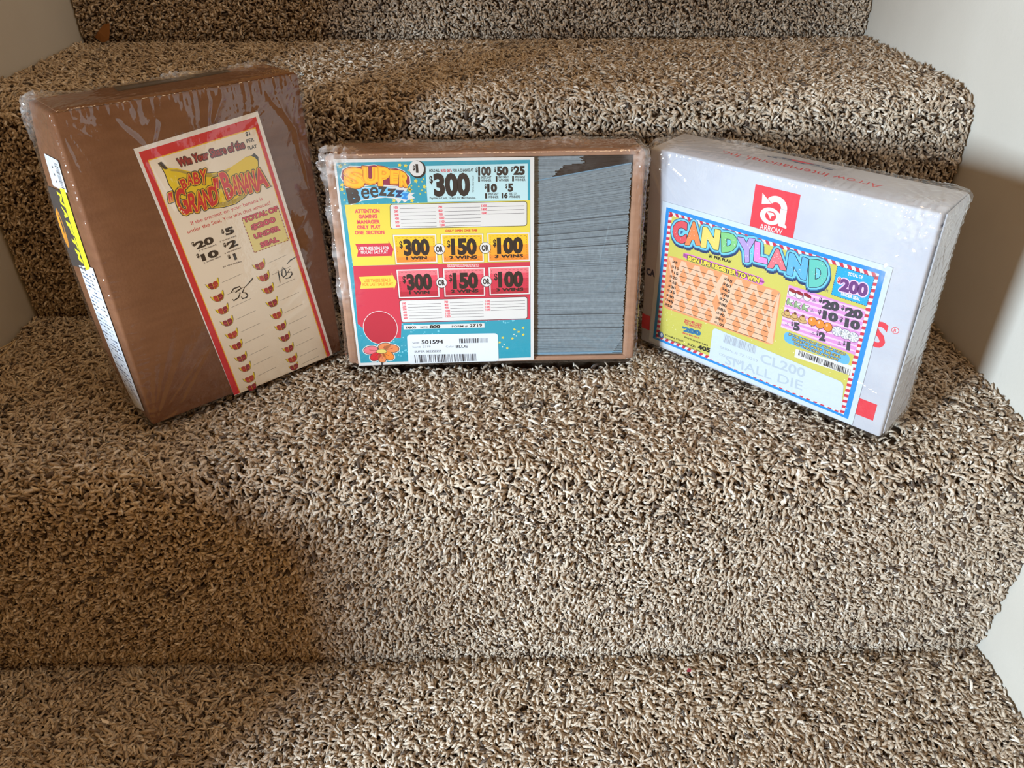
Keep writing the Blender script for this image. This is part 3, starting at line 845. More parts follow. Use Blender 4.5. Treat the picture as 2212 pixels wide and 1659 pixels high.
def candy_card(parent):
    s = Sheet()
    CW, CH = 191.0, 136.5
    P8 = lambda a, b: HP(H8, a, b)
    P3 = lambda a, b: HP(H3, a, b)
    PP = lambda a, b: HP(H4, a, b)
    P5c = lambda a, b: HP(H5, a, b)
    O = [P8(200, 42), P8(1803, 512), P8(1508, 1580), P8(103, 997)]
    O = [(4.2, 132.2), (187.0, 132.2), (187.0, 4.0), (4.2, 4.0)]
    s.poly(O, 'blue', 1)
    R = [(7.2, 129.2), (183.2, 129.2), (183.2, 6.4), (7.2, 6.4)]
    s.poly(R, 'white', 2)
    # candy-stripe edging
    for k in range(30):
        x = 7.2 + k * 5.87
        s.poly([(x, 129.2), (x + 2.9, 129.2), (x + 5.0, 125.6), (x + 2.1, 125.6)], 'crimson', 3)
        s.poly([(x, 10), (x + 2.9, 10), (x + 0.8, 6.4), (x - 2.1 if k else x, 6.4)], 'crimson', 3)
    for k in range(24):
        y = 7.0 + k * 5.1
        for xx in (7.2, 179.8):
            s.poly([(xx, y), (xx + 3.4, y + .6), (xx + 3.4, y + 3.1), (xx, y + 2.5)], 'crimson', 3)
    s.poly([(10.6, 126.2), (179.8, 126.2), (179.8, 9.6), (10.6, 9.6)], 'lime', 4)
    rr = np.random.default_rng(11)
    for k in range(260):
        x, y = rr.uniform(12, 179), rr.uniform(11, 125)
        s.disc(x, y, rr.uniform(.15, .42), 'cream', 4.4, n=6)
    # the title, letter by letter
    letters = [('C', [(300,640),(500,660),(520,290),(270,300)], 'candy_red'), ('A', [(490,680),(750,690),(700,320),(580,300)], 'candy_orange'), ('N', [(760,720),(1050,770),(1090,450),(800,390)], 'candy_yellow'),
               ('D', [(1120,810),(1360,790),(1380,510),(1110,490)], 'green'), ('Y', [(1440,990),(1660,960),(1680,600),(1390,570)], 'violet'), ('L', [(1670,960),(1890,1010),(1870,690),(1690,640)], 'hot_pink')]
    more = [('A', [(80,110),(365,160),(300,-150),(170,-190)], 'coral'), ('N', [(380,220),(680,310),(720,-10),(430,-110)], 'candy_blue'), ('D', [(740,420),(1000,420),(1040,20),(750,0)], 'aqua')]
    L = [(c, [P3(*p) for p in q], k) for c, q, k in letters] + [(c, [PP(*p) for p in q], k) for c, q, k in more]
    for c, q, k in L:
        s.warp(c, q, 'navy', 5, 0.08, 3.3, shift=(0.5, -1.7))
        s.warp(c, q, 'steel', 5.5, 0.08, 3.2)
        s.warp(c, q, 'sky', 6, 0.08, 2.4)
        s.warp(c, q, 'black', 7, 0.06, 0.95)
        s.warp(c, q, k, 8, 0.06, 0.45)
    for c, q, k in L:
        m = sum(np.array(p) for p in q) / 4
        for j in range(9):
            a, b = rr.uniform(.12, .88), rr.uniform(.12, .88)
            p = (np.array(q[0]) * (1 - a) + np.array(q[1]) * a) * (1 - b) + (np.array(q[3]) * (1 - a) + np.array(q[2]) * a) * b
            s.disc(p[0], p[1], rr.uniform(.2, .4), 'white', 8.6, n=6)
    s.text('TM', *PP(965,492), *PP(1035,512), 2.4, 'grey', 5, 0.0)
    s.text('$1 PER PLAY', *P3(890,890), *P3(1285,1000), 2.4, 'black', 8, 0.05)
    s.rrect([P3(450,900), P3(1835,1385), P3(1850,1262), P3(460,810)], 4.0, 'orchid', 6)
    s.text('SIGN UPS REGISTER TO WIN', *P3(525,935), *P3(1755,1330), 3.9, 'yellow', 8, 0.06, edge=('charcoal', .5))
    # ruled orange panel
    quad = [P8(180, 770), P8(970, 1045), P8(1030, 655), P8(215, 392)]
    s.rrect(quad, 4.5, 'peach', 5)
    q = [np.array(p) for p in quad]
    for k in range(9):
        a = 0.02 + k * 0.125
        p = lambda u, v: tuple((q[0] * (1 - u) + q[1] * u) * (1 - v) + (q[3] * (1 - u) + q[2] * u) * v)
        s.poly([p(min(a + .10, 1), .03), p(min(a + .15, 1), .03), p(max(a - .10, 0), .97), p(max(a - .14, 0), .97)][::-1], 'apricot', 5.3)
        s.poly([p(max(a - .08, 0), .03), p(max(a - .03, 0), .03), p(min(a + .16, .99), .97), p(min(a + .11, .98), .97)][::-1], 'apricot', 5.5)
    for k in range(10):
        t = k / 9
        a = np.array(P8(245, 448)) * (1 - t) + np.array(P8(190, 752)) * t
        b = np.array(P8(572, 552)) * (1 - t) + np.array(P8(523, 868)) * t
        s.stroke([a + np.array([9.2, -.4]), b], 0.42, 'black', 7)
        s.text('$%d' % (5 + 5 * k), a[0], a[1], a[0] + (5.2 if k == 0 else 7.8), a[1] - .3, 2.5, 'black', 7, 0.035)
        a = np.array(P8(615, 570)) * (1 - t) + np.array(P8(547, 882)) * t
        b = np.array(P8(995, 692)) * (1 - t) + np.array(P8(925, 1018)) * t
        e = 0 if k < 9 else 1.5
        s.stroke([a + np.array([9.6 + e, -.4]), b], 0.42, 'black', 7)
        s.text('$%d' % (55 + 5 * k), a[0], a[1], a[0] + 7.8 + e, a[1] - .3, 2.5, 'black', 7, 0.035)
    # blue stamp-like prize seal
    quad = [PP(1090, 545), PP(1650, 725), PP(1775, 275), PP(1190, 95)]
    s.poly(quad, 'azure', 5)
    s.dashes(quad, 0.5, 'navy', 5.5, 13)
    for k in range(50):
        a, b = rr.uniform(.05, .95), rr.uniform(.05, .95)
        qq = [np.array(p) for p in quad]
        p = (qq[0] * (1 - a) + qq[1] * a) * (1 - b) + (qq[3] * (1 - a) + qq[2] * a) * b
        s.disc(p[0], p[1], .25, 'sky', 5.6, n=6)
    s.text('TOTAL OF', *PP(1350, 240), *PP(1590, 300), 2.5, 'white', 8, 0.06)
    s.text('$', *PP(1180, 345), *PP(1230, 362), 4.2, 'crimson', 8, 0.04, edge=('white', .4))
    s.text('200', *PP(1215, 470), *PP(1655, 575), 9.2, 'plum', 8, 0.06, edge=('lilac', .9))
    s.text('UNDER SEAL', *PP(1240, 550), *PP(1545, 645), 2.5, 'white', 8, 0.06)
    # striped pink prize panel
    quad = [PP(285, 1060), PP(1465, 1505), PP(1640, 785), PP(415, 390)]
    qq = [np.array(p) for p in quad]
    s.poly(quad, 'pink', 5)
    for k in range(9):
        b = k / 9
        f = lambda a, b: tuple((qq[0] * (1 - a) + qq[1] * a) * (1 - min(b, 1)) + (qq[3] * (1 - a) + qq[2] * a) * min(b, 1))
        s.poly([f(0, max(b - .02, 0)), f(.5, b + .02), f(1, b + .07), f(1, b + .10), f(.5, b + .065), f(0, b + .045)], 'lilac', 5.4)
    for i, c in enumerate([(465, 505), (580, 545), (705, 582)]):
        x, y = PP(*c)
        s.disc(x, y - .6, 3.0, 'charcoal', 6, 3.2, 16)
        s.disc(x, y - .8, 2.6, 'white', 6.4, 2.7, 16)
        s.disc(x + .1, y + 1.3, 3.3, 'maroon', 6.8, 1.5, 16, -.2)
    for c in [(425, 665), (545, 710), (670, 750)]:
        x, y = PP(*c)
        for ro in (0.5, 1.5, 2.6):
            s.disc(x + 1.2 * math.cos(ro * 2), y + math.sin(ro * 2), 3.2, 'charcoal', 6 + ro * .1, 1.3, 14, ro)
            s.disc(x + 1.2 * math.cos(ro * 2), y + math.sin(ro * 2), 2.8, 'leaf' if ro > 1 else 'white', 6.4 + ro * .1, .95, 14, ro)
    for c in [(385, 850), (505, 895), (630, 935)]:
        x, y = PP(*c)
        s.disc(x, y - 1.4, 4.3, 'brown', 6, 2.3, 18)
        s.disc(x, y - 1.3, 3.9, 'tan', 6.3, 1.9, 18)
        s.disc(x, y + .6, 2.6, 'brown', 6.5, 2.4, 16)
        s.disc(x, y + .7, 2.2, 'tan', 6.8, 2.0, 16)
        s.disc(x, y + 3.0, 1.2, 'brown', 7, 1.2, 10)
    for c in [(790, 970), (910, 1015), (1035, 1060)]:
        x, y = PP(*c)
        s.disc(x, y, 3.7, 'brown', 6, 4.1)
        s.disc(x, y, 3.2, 'orange', 6.4, 3.6)
        s.disc(x - .9, y + 1.2, .7, 'apricot', 6.8, 1.2, 10)
        s.poly([(x - .6, y - 5), (x + .6, y - 5), (x, y - 3.4)], 'brown', 6)
    for c in [(1185, 1125), (1315, 1172), (1440, 1220)]:
        x, y = PP(*c)
        s.disc(x, y, 4.4, 'plum', 6)
        s.disc(x, y, 4.0, 'white', 6.4)
        for j in range(8):
            a = j * math.pi / 4
            s.poly([(x + .6 * math.cos(a), y + .6 * math.sin(a)), (x + 3.6 * math.cos(a + .25), y + 3.6 * math.sin(a + .25)), (x + 3.6 * math.cos(a + .55), y + 3.6 * math.sin(a + .55))], 'ash', 6.8)
    for t, a, b, h in (('20', (940, 745), (1215, 805), 6.5), ('20', (1300, 870), (1585, 930), 6.5), ('10', (945, 915), (1190, 980), 6.5), ('10', (1295, 1040), (1540, 1105), 6.5), ('5', (488, 1100), (590, 1120), 6.5), ('2', (890, 1260), (1000, 1280), 6.5), ('1', (1325, 1410), (1385, 1425), 6.5)):
        s.text(t, *PP(*a), *PP(*b), h, 'dgrey', 7, 0.075)
    for a, b in (((892, 655), (938, 668)), ((1245, 775), (1295, 790)), ((878, 840), (925, 855)), ((1218, 960), (1270, 975)), ((450, 1035), (482, 1043)), ((850, 1180), (885, 1190)), ((1275, 1340), (1310, 1350))):
        s.text('$', *PP(*a), *PP(*b), 3.6, 'dgrey', 7, 0.05)
    for t, a, b in (('1', (808, 632), (826, 636)), ('2', (775, 795), (795, 800)), ('4', (385, 1010), (400, 1015)), ('4', (790, 1160), (806, 1165)), ('25', (1200, 1310), (1228, 1318))):
        s.text(t, *PP(*a), *PP(*b), 1.7, 'dgrey', 7, 0.02)
    for a, b in (((782, 650), (850, 664)), ((748, 810), (812, 825)), ((352, 1028), (415, 1038)), ((762, 1175), (830, 1188)), ((1178, 1335), (1248, 1352))):
        s.text('WINNER', *PP(*a), *PP(*b), 1.0, 'dgrey', 7, 0.02)
    s.rrect([PP(330, 1290), PP(1370, 1680), PP(1390, 1500), PP(345, 1120)], 4.5, 'candy_blue', 5)
    for t, a, b in (('IF THE AMOUNT OF YOUR HOLD', (415, 1190), (1310, 1512)), ('TICKET IS UNDER THE SEAL', (455, 1262), (1235, 1555)), ('YOU WIN THAT AMOUNT!', (490, 1335), (1190, 1600))):
        s.text(t, *PP(*a), *PP(*b), 2.0, 'yellow', 8, 0.014, edge=('navy', .34))
    s.poly([PP(500, 1540), P8(1530, 1258), P8(1545, 1190), PP(525, 1410)], 'white', 4.8)
    s.barcode([PP(560, 1510), P8(1522, 1258), P8(1530, 1215), PP(580, 1432)], 'barcode', 6, 42, 8)
    # lower left small print
    for t, a, b in (('SIGN UPS HOLD', (598, 375), (875, 450)), ('FOR A CHANCE', (590, 405), (868, 480)), ('TO WIN UP TO', (602, 438), (850, 510))):
        s.text(t, *P5c(*a), *P5c(*b), 1.5, 'crimson', 6, 0.06)
    s.text('$', *P5c(555, 490), *P5c(578, 498), 2.2, 'steel', 6, 0.05)
    s.text('200', *P5c(575, 540), *P5c(855, 615), 4.4, 'steel', 6, 0.09)
    s.text('UNDER SEAL VALUE', *P5c(552, 575), *P5c(832, 665), 1.3, 'crimson', 6, 0.05)
    s.disc(*P5c(212, 605), 3.2, 'bluegrey', 6, 3.4)
    s.disc(*P5c(225, 605), 1.2, 'silver', 6.4, 2.2, 12)
    s.text('PATENT#5921468', *P5c(592, 650), *P5c(965, 785), 1.5, 'black', 6, 0.03)
    s.text('FORM # CL200', *P5c(288, 620), *P5c(572, 720), 1.8, 'black', 6, 0.02)
    s.text('SIZE:', *P5c(640, 762), *P5c(770, 812), 2.2, 'black', 6, 0.03)
    s.text('405', *P5c(800, 825), *P5c(1005, 888), 4.2, 'black', 6, 0.06)
    s.text('\u00a9 UNIVERSAL MFG. CO. 2003', *P5c(275, 668), *P5c(860, 892), 1.7, 'black', 6, 0.02)
    o = s.build('game_card', on_quad([(15.4,140.5),(204.3,137.9),(203.6,1.9),(9.9,3.8)], CW, CH, 'right', 0.8), parent, ([(0, 0), (CW, 0), (CW, CH), (0, CH)], 'frost'), 0.6)
    o['label'] = 'blue-edged candy-coloured prize card'
    t = Sheet()
    t.rrect([P8(508, 1140), (181, 8.0), (177.5, 34.5), P8(540, 912)], 4.0, 'frost', 1)
    t.barcode([P5c(1210, 715), P5c(1725, 905), P5c(1752, 778), P5c(1238, 585)], 'ash', 2, 34, 9)
    t.text('SERIAL# 7Z10359', *P5c(1165, 812), *P5c(1760, 1035), 2.4, 'ash', 2, -0.005)
    t.text('COLOR  BLUE', *P5c(1148, 920), *P5c(1550, 1075), 2.4, 'ash', 2, -0.005)
    t.text('CL200', *P8(875, 1160), *P8(1195, 1275), 8.8, 'faint', 2, 0.02)
    t.text('SMALL DIE', *P8(625, 1175), *P8(1175, 1365), 8.8, 'faint', 2, 0.0, grow=0.12)
    st = t.build('barcode_sticker', on_quad([(15.4,140.5),(204.3,137.9),(203.6,1.9),(9.9,3.8)], CW, CH, 'right', 1.06), o)
    st['label'] = 'pale blue-white serial number sticker'
    return o


def HP(M, a, b):
    q = M @ np.array([a, b, 1.0])
    return (q[0] / q[2], q[1] / q[2])


# homographies from image pixels of enlarged crops to each card's own millimetres
H8, H3, H4, H5 = np.array([[0.138567, 0.0139074, -24.4387], [0.0561142, -0.134496, 131.641], [0.000147737, -7.72747e-05, 1.0]]), np.array([[0.0572264, 0.00574356, -5.4918], [0.0231744, -0.0555451, 132.37], [6.10135e-05, -3.19134e-05, 1.0]]), np.array([[0.0567406, 0.0056948, 96.1806], [0.0229776, -0.0550736, 112.734], [6.04955e-05, -3.16424e-05, 1.0]]), np.array([[0.0652324, 0.00654708, -5.80757], [0.0264165, -0.0633159, 43.5639], [6.95493e-05, -3.6378e-05, 1.0]])
HB4, HB5 = np.array([[0.072604, -0.00900628, -7.44853], [-0.00275953, -0.0814492, 196.412], [-1.14663e-05, -5.93113e-05, 1.0]]), np.array([[0.0787599, -0.0097699, -20.9548], [-0.0029935, -0.088355, 96.6314], [-1.24385e-05, -6.43401e-05, 1.0]])
P4 = lambda a, b: HP(HB4, a, b)
P5 = lambda a, b: HP(HB5, a, b)


# ------------------------------------------------------------------ cartons, film and the three packages
def swell(depth, up):
    """how far a narrow side leans out, 0 at the front edge, most at the back and half-way up (both 0 to 1)"""
    return np.clip(depth, 0, 1) ** 0.8 * np.sin(np.pi * np.clip(up, 0, 1)) ** 0.6


def bulged_box(key, name, parent, mat, bulge=0.0, grid=6, r=0.0018):
    """closed carton with softened edges; its narrow sides swell a little"""
    w, h, t = POSE[key][2]
    bm = bmesh.new()
    bm_box(bm, -w / 2, 0, 0, w / 2, t, h, r, 3)
    if bulge:
        for k in range(1, grid):
            for co, no in (((0, 0, h * k / grid), (0, 0, 1)), ((0, t * k / grid, 0), (0, 1, 0))):
                geom = bm.verts[:] + bm.edges[:] + bm.faces[:]
                bmesh.ops.bisect_plane(bm, geom=geom, plane_co=co, plane_no=no)
        for v in bm.verts:
            if v.co.x < -w / 2 + 0.0019:
                v.co.x -= bulge * swell(v.co.y / t, v.co.z / h)
    o = from_bm(name, bm, mat, parent, True)
    return o


def absorb(o, p):
    """print belongs to the surface it is on: merge mesh p into o"""
    me, pm = o.data, p.data
    bm = bmesh.new()
    bm.from_mesh(me)
    off = len(me.materials)
    n = len(bm.faces)
    bm.from_mesh(pm)
    bm.faces.ensure_lookup_table()
    for f in bm.faces[n:]:
        f.material_index += off
        f.smooth = False
    bm.to_mesh(me)
    bm.free()
    for m in pm.materials:
        me.materials.append(m)
    bpy.data.objects.remove(p)


def film_material(name='shrink_film'):
    if name in MATS:
        return MATS[name]
    m = bpy.data.materials.new(name)
    m.use_nodes = True
    nt = m.node_tree
    nt.nodes.remove(nt.nodes['Principled BSDF'])
    out = nt.nodes['Material Output']
    tr = node(nt, 'ShaderNodeBsdfTransparent')
    tr.inputs[0].default_value = (0.985, 0.985, 0.985, 1)
    gl = node(nt, 'ShaderNodeBsdfGlossy', i_Roughness=0.05)
    gl.inputs[0].default_value = (1, 1, 1, 1)
    df = node(nt, 'ShaderNodeBsdfDiffuse')
    df.inputs[0].default_value = (0.9, 0.9, 0.9, 1)
    fr = node(nt, 'ShaderNodeLayerWeight', i_Blend=0.5)
    p5 = node(nt, 'ShaderNodeMath', operation='POWER')
    p5.inputs[1].default_value = 4.5
    tc = node(nt, 'ShaderNodeTexCoord')
    n1 = node(nt, 'ShaderNodeTexNoise', i_Scale=260.0, i_Detail=3.0)
    nt.links.new(tc.outputs['Object'], n1.inputs['Vector'])
    bp = node(nt, 'ShaderNodeBump', i_Strength=0.10, i_Distance=0.001)
    nt.links.new(n1.outputs['Fac'], bp.inputs['Height'])
    for x in (gl, fr):
        nt.links.new(bp.outputs[0], x.inputs['Normal'])
    k = node(nt, 'ShaderNodeMath', operation='MULTIPLY_ADD')
    k.inputs[1].default_value = 0.75
    k.inputs[2].default_value = 0.075
    k.use_clamp = True
    nt.links.new(fr.outputs['Facing'], p5.inputs[0])
    nt.links.new(p5.outputs[0], k.inputs[0])
    hz = node(nt, 'ShaderNodeAttribute', attribute_name='haze')
    m1 = node(nt, 'ShaderNodeMixShader')
    nt.links.new(hz.outputs['Fac'], m1.inputs[0])
    nt.links.new(tr.outputs[0], m1.inputs[1])
    nt.links.new(df.outputs[0], m1.inputs[2])
    m2 = node(nt, 'ShaderNodeMixShader')
    nt.links.new(k.outputs[0], m2.inputs[0])
    nt.links.new(m1.outputs[0], m2.inputs[1])
    nt.links.new(gl.outputs[0], m2.inputs[2])
    nt.links.new(m2.outputs[0], out.inputs[0])
    MATS[name] = m
    return m


def shrink_wrap(key, parent, seed, creases=(), crumple=(), base=1.7, bulge=0.0, ripple=0.55, cell=1.1, billow=1.6):
    """clear film pulled over the package: ripples along the edges, fans of creases at the corners, a few long folds on the front.
    creases: (x0, z0, x1, z1, width, height) in mm on the front; crumple: (x, y, z, radius, height) in mm from the front lower left"""
    w, h, t = (v * 1000 for v in POSE[key][2])
    dim = np.array([w, t, h])
    V, F, H = [], [], []
    off = 0
    for ax in range(3):
        a, b = [i for i in range(3) if i != ax]
        na, nb = max(int(dim[a] / cell), 8), max(int(dim[b] / cell), 8)
        A, B = np.meshgrid(np.linspace(0, dim[a], na + 1), np.linspace(0, dim[b], nb + 1), indexing='ij')
        A, B = A.ravel(), B.ravel()
        for sgn in (0, 1):
            P = np.zeros((len(A), 3))
            P[:, a], P[:, b], P[:, ax] = A, B, sgn * dim[ax]
            r = 2.0
            inner = np.clip(P, r, dim - r)
            N = P - inner
            N /= np.linalg.norm(N, axis=1, keepdims=True) + 1e-9
            d = np.full(len(P), base)
            d += 0.7 * (noise2(A / 38 + 5 * ax + 9 * sgn, B / 38, seed) - .3) * np.clip(np.minimum.reduce([A, B, dim[a] - A, dim[b] - B]) / 12, 0, 1)
            front = ax == 1 and sgn == 0
            for (e, along, sd) in ((A, B, 1), (dim[a] - A, B, 2), (B, A, 3), (dim[b] - B, A, 4)):
                amp = ripple * np.exp(-e / (4.5 + 5 * noise2(along / 9, 0 * along, seed + sd)))
                d += amp * (np.abs(noise2(along / 1.9 + e * .05, 0 * e + sd * 7, seed + 11) - .5) * 2.4 - .5) * (0.35 + 1.2 * noise2(along / 22, 0 * e, seed + 30 + sd))
                d += 0.55 * np.exp(-e / 8) * (noise2(along / 1.8 + e / 5, e / 3.2, seed + 60 + sd) - .5) * (0.2 + 1.4 * noise2(along / 16, 0 * e, seed + 64 + sd))
            if front:
                up = np.clip(1 - (dim[2] - B) / 75, 0, 1) + np.clip(1 - (dim[0] - A) / 45, 0, 1)
                d += billow * np.clip(up, 0, 1) * np.clip(noise2(A / 17 + .25 * B / 17, B / 30, seed + 80) * 2.2 - .9, 0, 1) * np.clip(np.minimum.reduce([A, B, dim[a] - A, dim[b] - B]) / 6, 0, 1)
            for ca in (0, 1):
                for cb in (0, 1):
                    da, db = A - ca * dim[a], B - cb * dim[b]
                    rr_ = np.hypot(da, db)
                    th = np.arctan2(np.abs(db), np.abs(da))
                    n = noise2(th * 13, 0 * th + ca * 5 + cb * 9 + ax * 3 + sgn, seed + 50)
                    d += 1.9 * np.exp(-rr_ / 26) * (1 - np.abs(n - .5) * 2) ** 2 * np.clip(rr_ / 8, 0, 1)
            haze = np.full(len(P), 0.004)
            if front:
                for (x0, z0, x1, z1, wd, ht) in creases:
                    u = np.array([x1 - x0, z1 - z0], float); L = np.linalg.norm(u); u /= L
                    s = (A - x0) * u[0] + (B - z0) * u[1]
                    q = -(A - x0) * u[1] + (B - z0) * u[0] + 1.5 * (noise2(s / 14, 0 * s, seed + 70) - .5)
                    fade = np.clip(s / (L * .3), 0, 1) * np.clip((L - s) / (L * .3), 0, 1)
                    d += 1.5 * ht * np.exp(-(q / wd) ** 2) * fade
            for (cx, cy, cz, cr, ht) in crumple:
                dd = np.linalg.norm(P - np.array([cx, cy, cz]), axis=1)
                k = np.exp(-(dd / cr) ** 2)
                d += k * ht * (0.3 + 1.4 * np.abs(noise2(A / 3.2, B / 3.2, seed + 90) - .5) * 2 + .8 * np.abs(noise2(A / 1.7 + 3, B / 7, seed + 91) - .5))
                haze += 0.34 * k * noise2(A / 2.5, B / 2.5, seed + 92)
            Q = inner + N * (r + np.maximum(d, base * .8))[:, None]
            if bulge:
                Q[:, 0] -= bulge * swell(P[:, 1] / t, P[:, 2] / h) * np.clip(1 - P[:, 0] / 2.5, 0, 1)
            V.append(Q)
            H.append(haze)
            i, j = np.meshgrid(np.arange(na), np.arange(nb), indexing='ij')
            q0 = (i * (nb + 1) + j).ravel() + off
            quad = np.stack([q0, q0 + nb + 1, q0 + nb + 2, q0 + 1], 1)
            flip = (sgn == 0) ^ (ax == 1)
            F.append(quad[:, ::-1] if flip else quad)
            off += len(P)
    V = np.concatenate(V); F = np.concatenate(F); H = np.concatenate(H)
    V = (V - np.array([w / 2, 0, 0])) / 1000
    me = bpy.data.meshes.new('shrink_wrap')
    me.from_pydata(V.tolist(), [], F.tolist())
    at = me.attributes.new('haze', 'FLOAT', 'POINT')
    at.data.foreach_set('value', H.astype(np.float32))
    bm = bmesh.new()
    bm.from_mesh(me)
    bmesh.ops.remove_doubles(bm, verts=bm.verts, dist=0.0004)
    bmesh.ops.recalc_face_normals(bm, faces=bm.faces)
    bm.to_mesh(me)
    bm.free()
    me.polygons.foreach_set('use_smooth', np.ones(len(me.polygons), bool))
    me.materials.append(film_material())
    o = bpy.data.objects.new('shrink_wrap', me)
    COL.objects.link(o)
    o.parent = parent
    o['label'] = 'clear wrinkled plastic film'
    return o


def left_package():
    key = 'left'
    w, h, t = POSE[key][2]
    root = package('game_ticket_package', key, 'tall plain brown carton in clear film, banana seal card on its front', 'package')
    board = noisy('brown_board', '6a4229', '744b30', (40, 40, 160), 0.75, 0.15, 500.0, 0.25)
    bul = 0.008
    c = bulged_box(key, 'carton', root, board, bul)
    bm = bmesh.new()
    bm_box(bm, -w / 2 + 0.004, 0.0012, h, w / 2 - 0.002, t - 0.002, h + 0.0007, 0.0003, 1)
    o = from_bm('lid_flap', bm, board, root)
    banana_card(root)

    def side(v):
        d, z = v[:, 0], v[:, 1]
        k = swell(d / 1000 / t, z / 1000 / h)
        return np.stack([-w / 2 - bul * k - (v[:, 2] + 0.75) / 1000, d / 1000, z / 1000], 1)

    def sheet_strip(s, quad, col, lay, n=10, m=4):
        q = [np.array(p, float) for p in quad]
        f = lambda a, b: tuple((q[0] * (1 - a) + q[1] * a) * (1 - b) + (q[3] * (1 - a) + q[2] * a) * b)
        for j in range(m):
            for i in range(n):
                s.poly([f(j / m, i / n), f((j + 1) / m, i / n), f((j + 1) / m, (i + 1) / n), f(j / m, (i + 1) / n)], col, lay)
    # on this side the depth axis runs away from the viewer, so print reads with depth mirrored
    s = Sheet()
    sheet_strip(s, [(14, 187), (38, 187), (38, 209), (13, 209)], 'sticker', 1, 4, 3)
    rr = np.random.default_rng(5)
    z = 189.0
    while z < 206:
        b = rr.choice([.35, .35, .7])
        s.rect(16.5, z, 22.5, z + b, 'barcode', 2)
        z += b + rr.choice([.4, .4, .8])
    for z in (191, 196, 201):
        s.rect(27, z, 29, z + 1.6, 'grey', 2)
    o = s.build('barcode_sticker', side, root)
    o['label'] = 'small white barcode sticker'
    s = Sheet()
    sheet_strip(s, [(25, 128), (51, 124), (51, 184), (25, 186)], 'charcoal', 1, 8, 4)
    sheet_strip(s, [(17, 131), (25.5, 127), (26, 188), (17, 189)], 'lemon', 2, 8, 2)
    s.disc(46, 154, 15, 'flame', 2, 4.4, 24, math.pi / 2)
    s.disc(48, 156, 11, 'amber', 2.5, 2.4, 24, math.pi / 2)
    for k, ch in enumerate('NAFTM'):
        z1 = 184 - k * 10.5
        s.warp(ch, [(34, z1), (33, z1 - 8.5), (26.5, z1 - 10), (27, z1 - 1)], 'lemon', 3, 0.05)
    o = s.build('trade_sticker', side, root)
    o['label'] = 'black sticker with yellow edge and lettering'
    s = Sheet()
    sheet_strip(s, [(9, 10), (37, 1), (37, 128), (12, 133)], 'sticker', 1, 14, 4)
    for k in range(34):
        z = 126 - k * 3.3
        for dd in (14, 20, 26, 31):
            if rr.random() < .75:
                s.rect(dd, z, dd + rr.uniform(2.5, 5), z + rr.uniform(.8, 1.7), ['grey', 'ash', 'bluegrey'][rr.integers(3)], 2)
    o = s.build('contents_sticker', side, root)
    o['label'] = 'long white sticker with small grey print'
    s = Sheet()
    s.poly([(52, 33), (100, 36), (138, 40), (138, 50), (54, 49)], 'charcoal', 1)
    s.poly([(60, 37), (96, 39), (96, 45), (60, 43)], 'grey', 2)
    o = s.build('top_sticker', on_face(key, 'top', 1.0), root)
    o['label'] = 'dark sticker folded over the top edge'
    shrink_wrap(key, root, 21, [(30, 238, 60, 195, 2.2, .9), (100, 236, 92, 205, 2.0, 1.0), (112, 238, 96, 212, 2.6, 1.0), (150, 230, 165, 190, 2.0, 1.0), (140, 236, 160, 205, 1.6, .8), (62, 228, 50, 200, 1.8, .7),
                                (5, 8, 40, 60, 1.2, .6), (20, 5, 60, 50, 1.2, .6), (45, 205, 58, 160, 2.0, .7), (160, 215, 166, 150, 1.5, .7), (120, 60, 160, 95, 1.6, .6), (100, 45, 150, 62, 1.8, .6), (130, 110, 165, 140, 1.5, .5)],
                [(0, 50, 240, 16, 3.2), (100, 50, 240, 14, 2.4), (150, 40, 241, 14, 2.2)], bulge=8.0, ripple=0.9, billow=2.2)


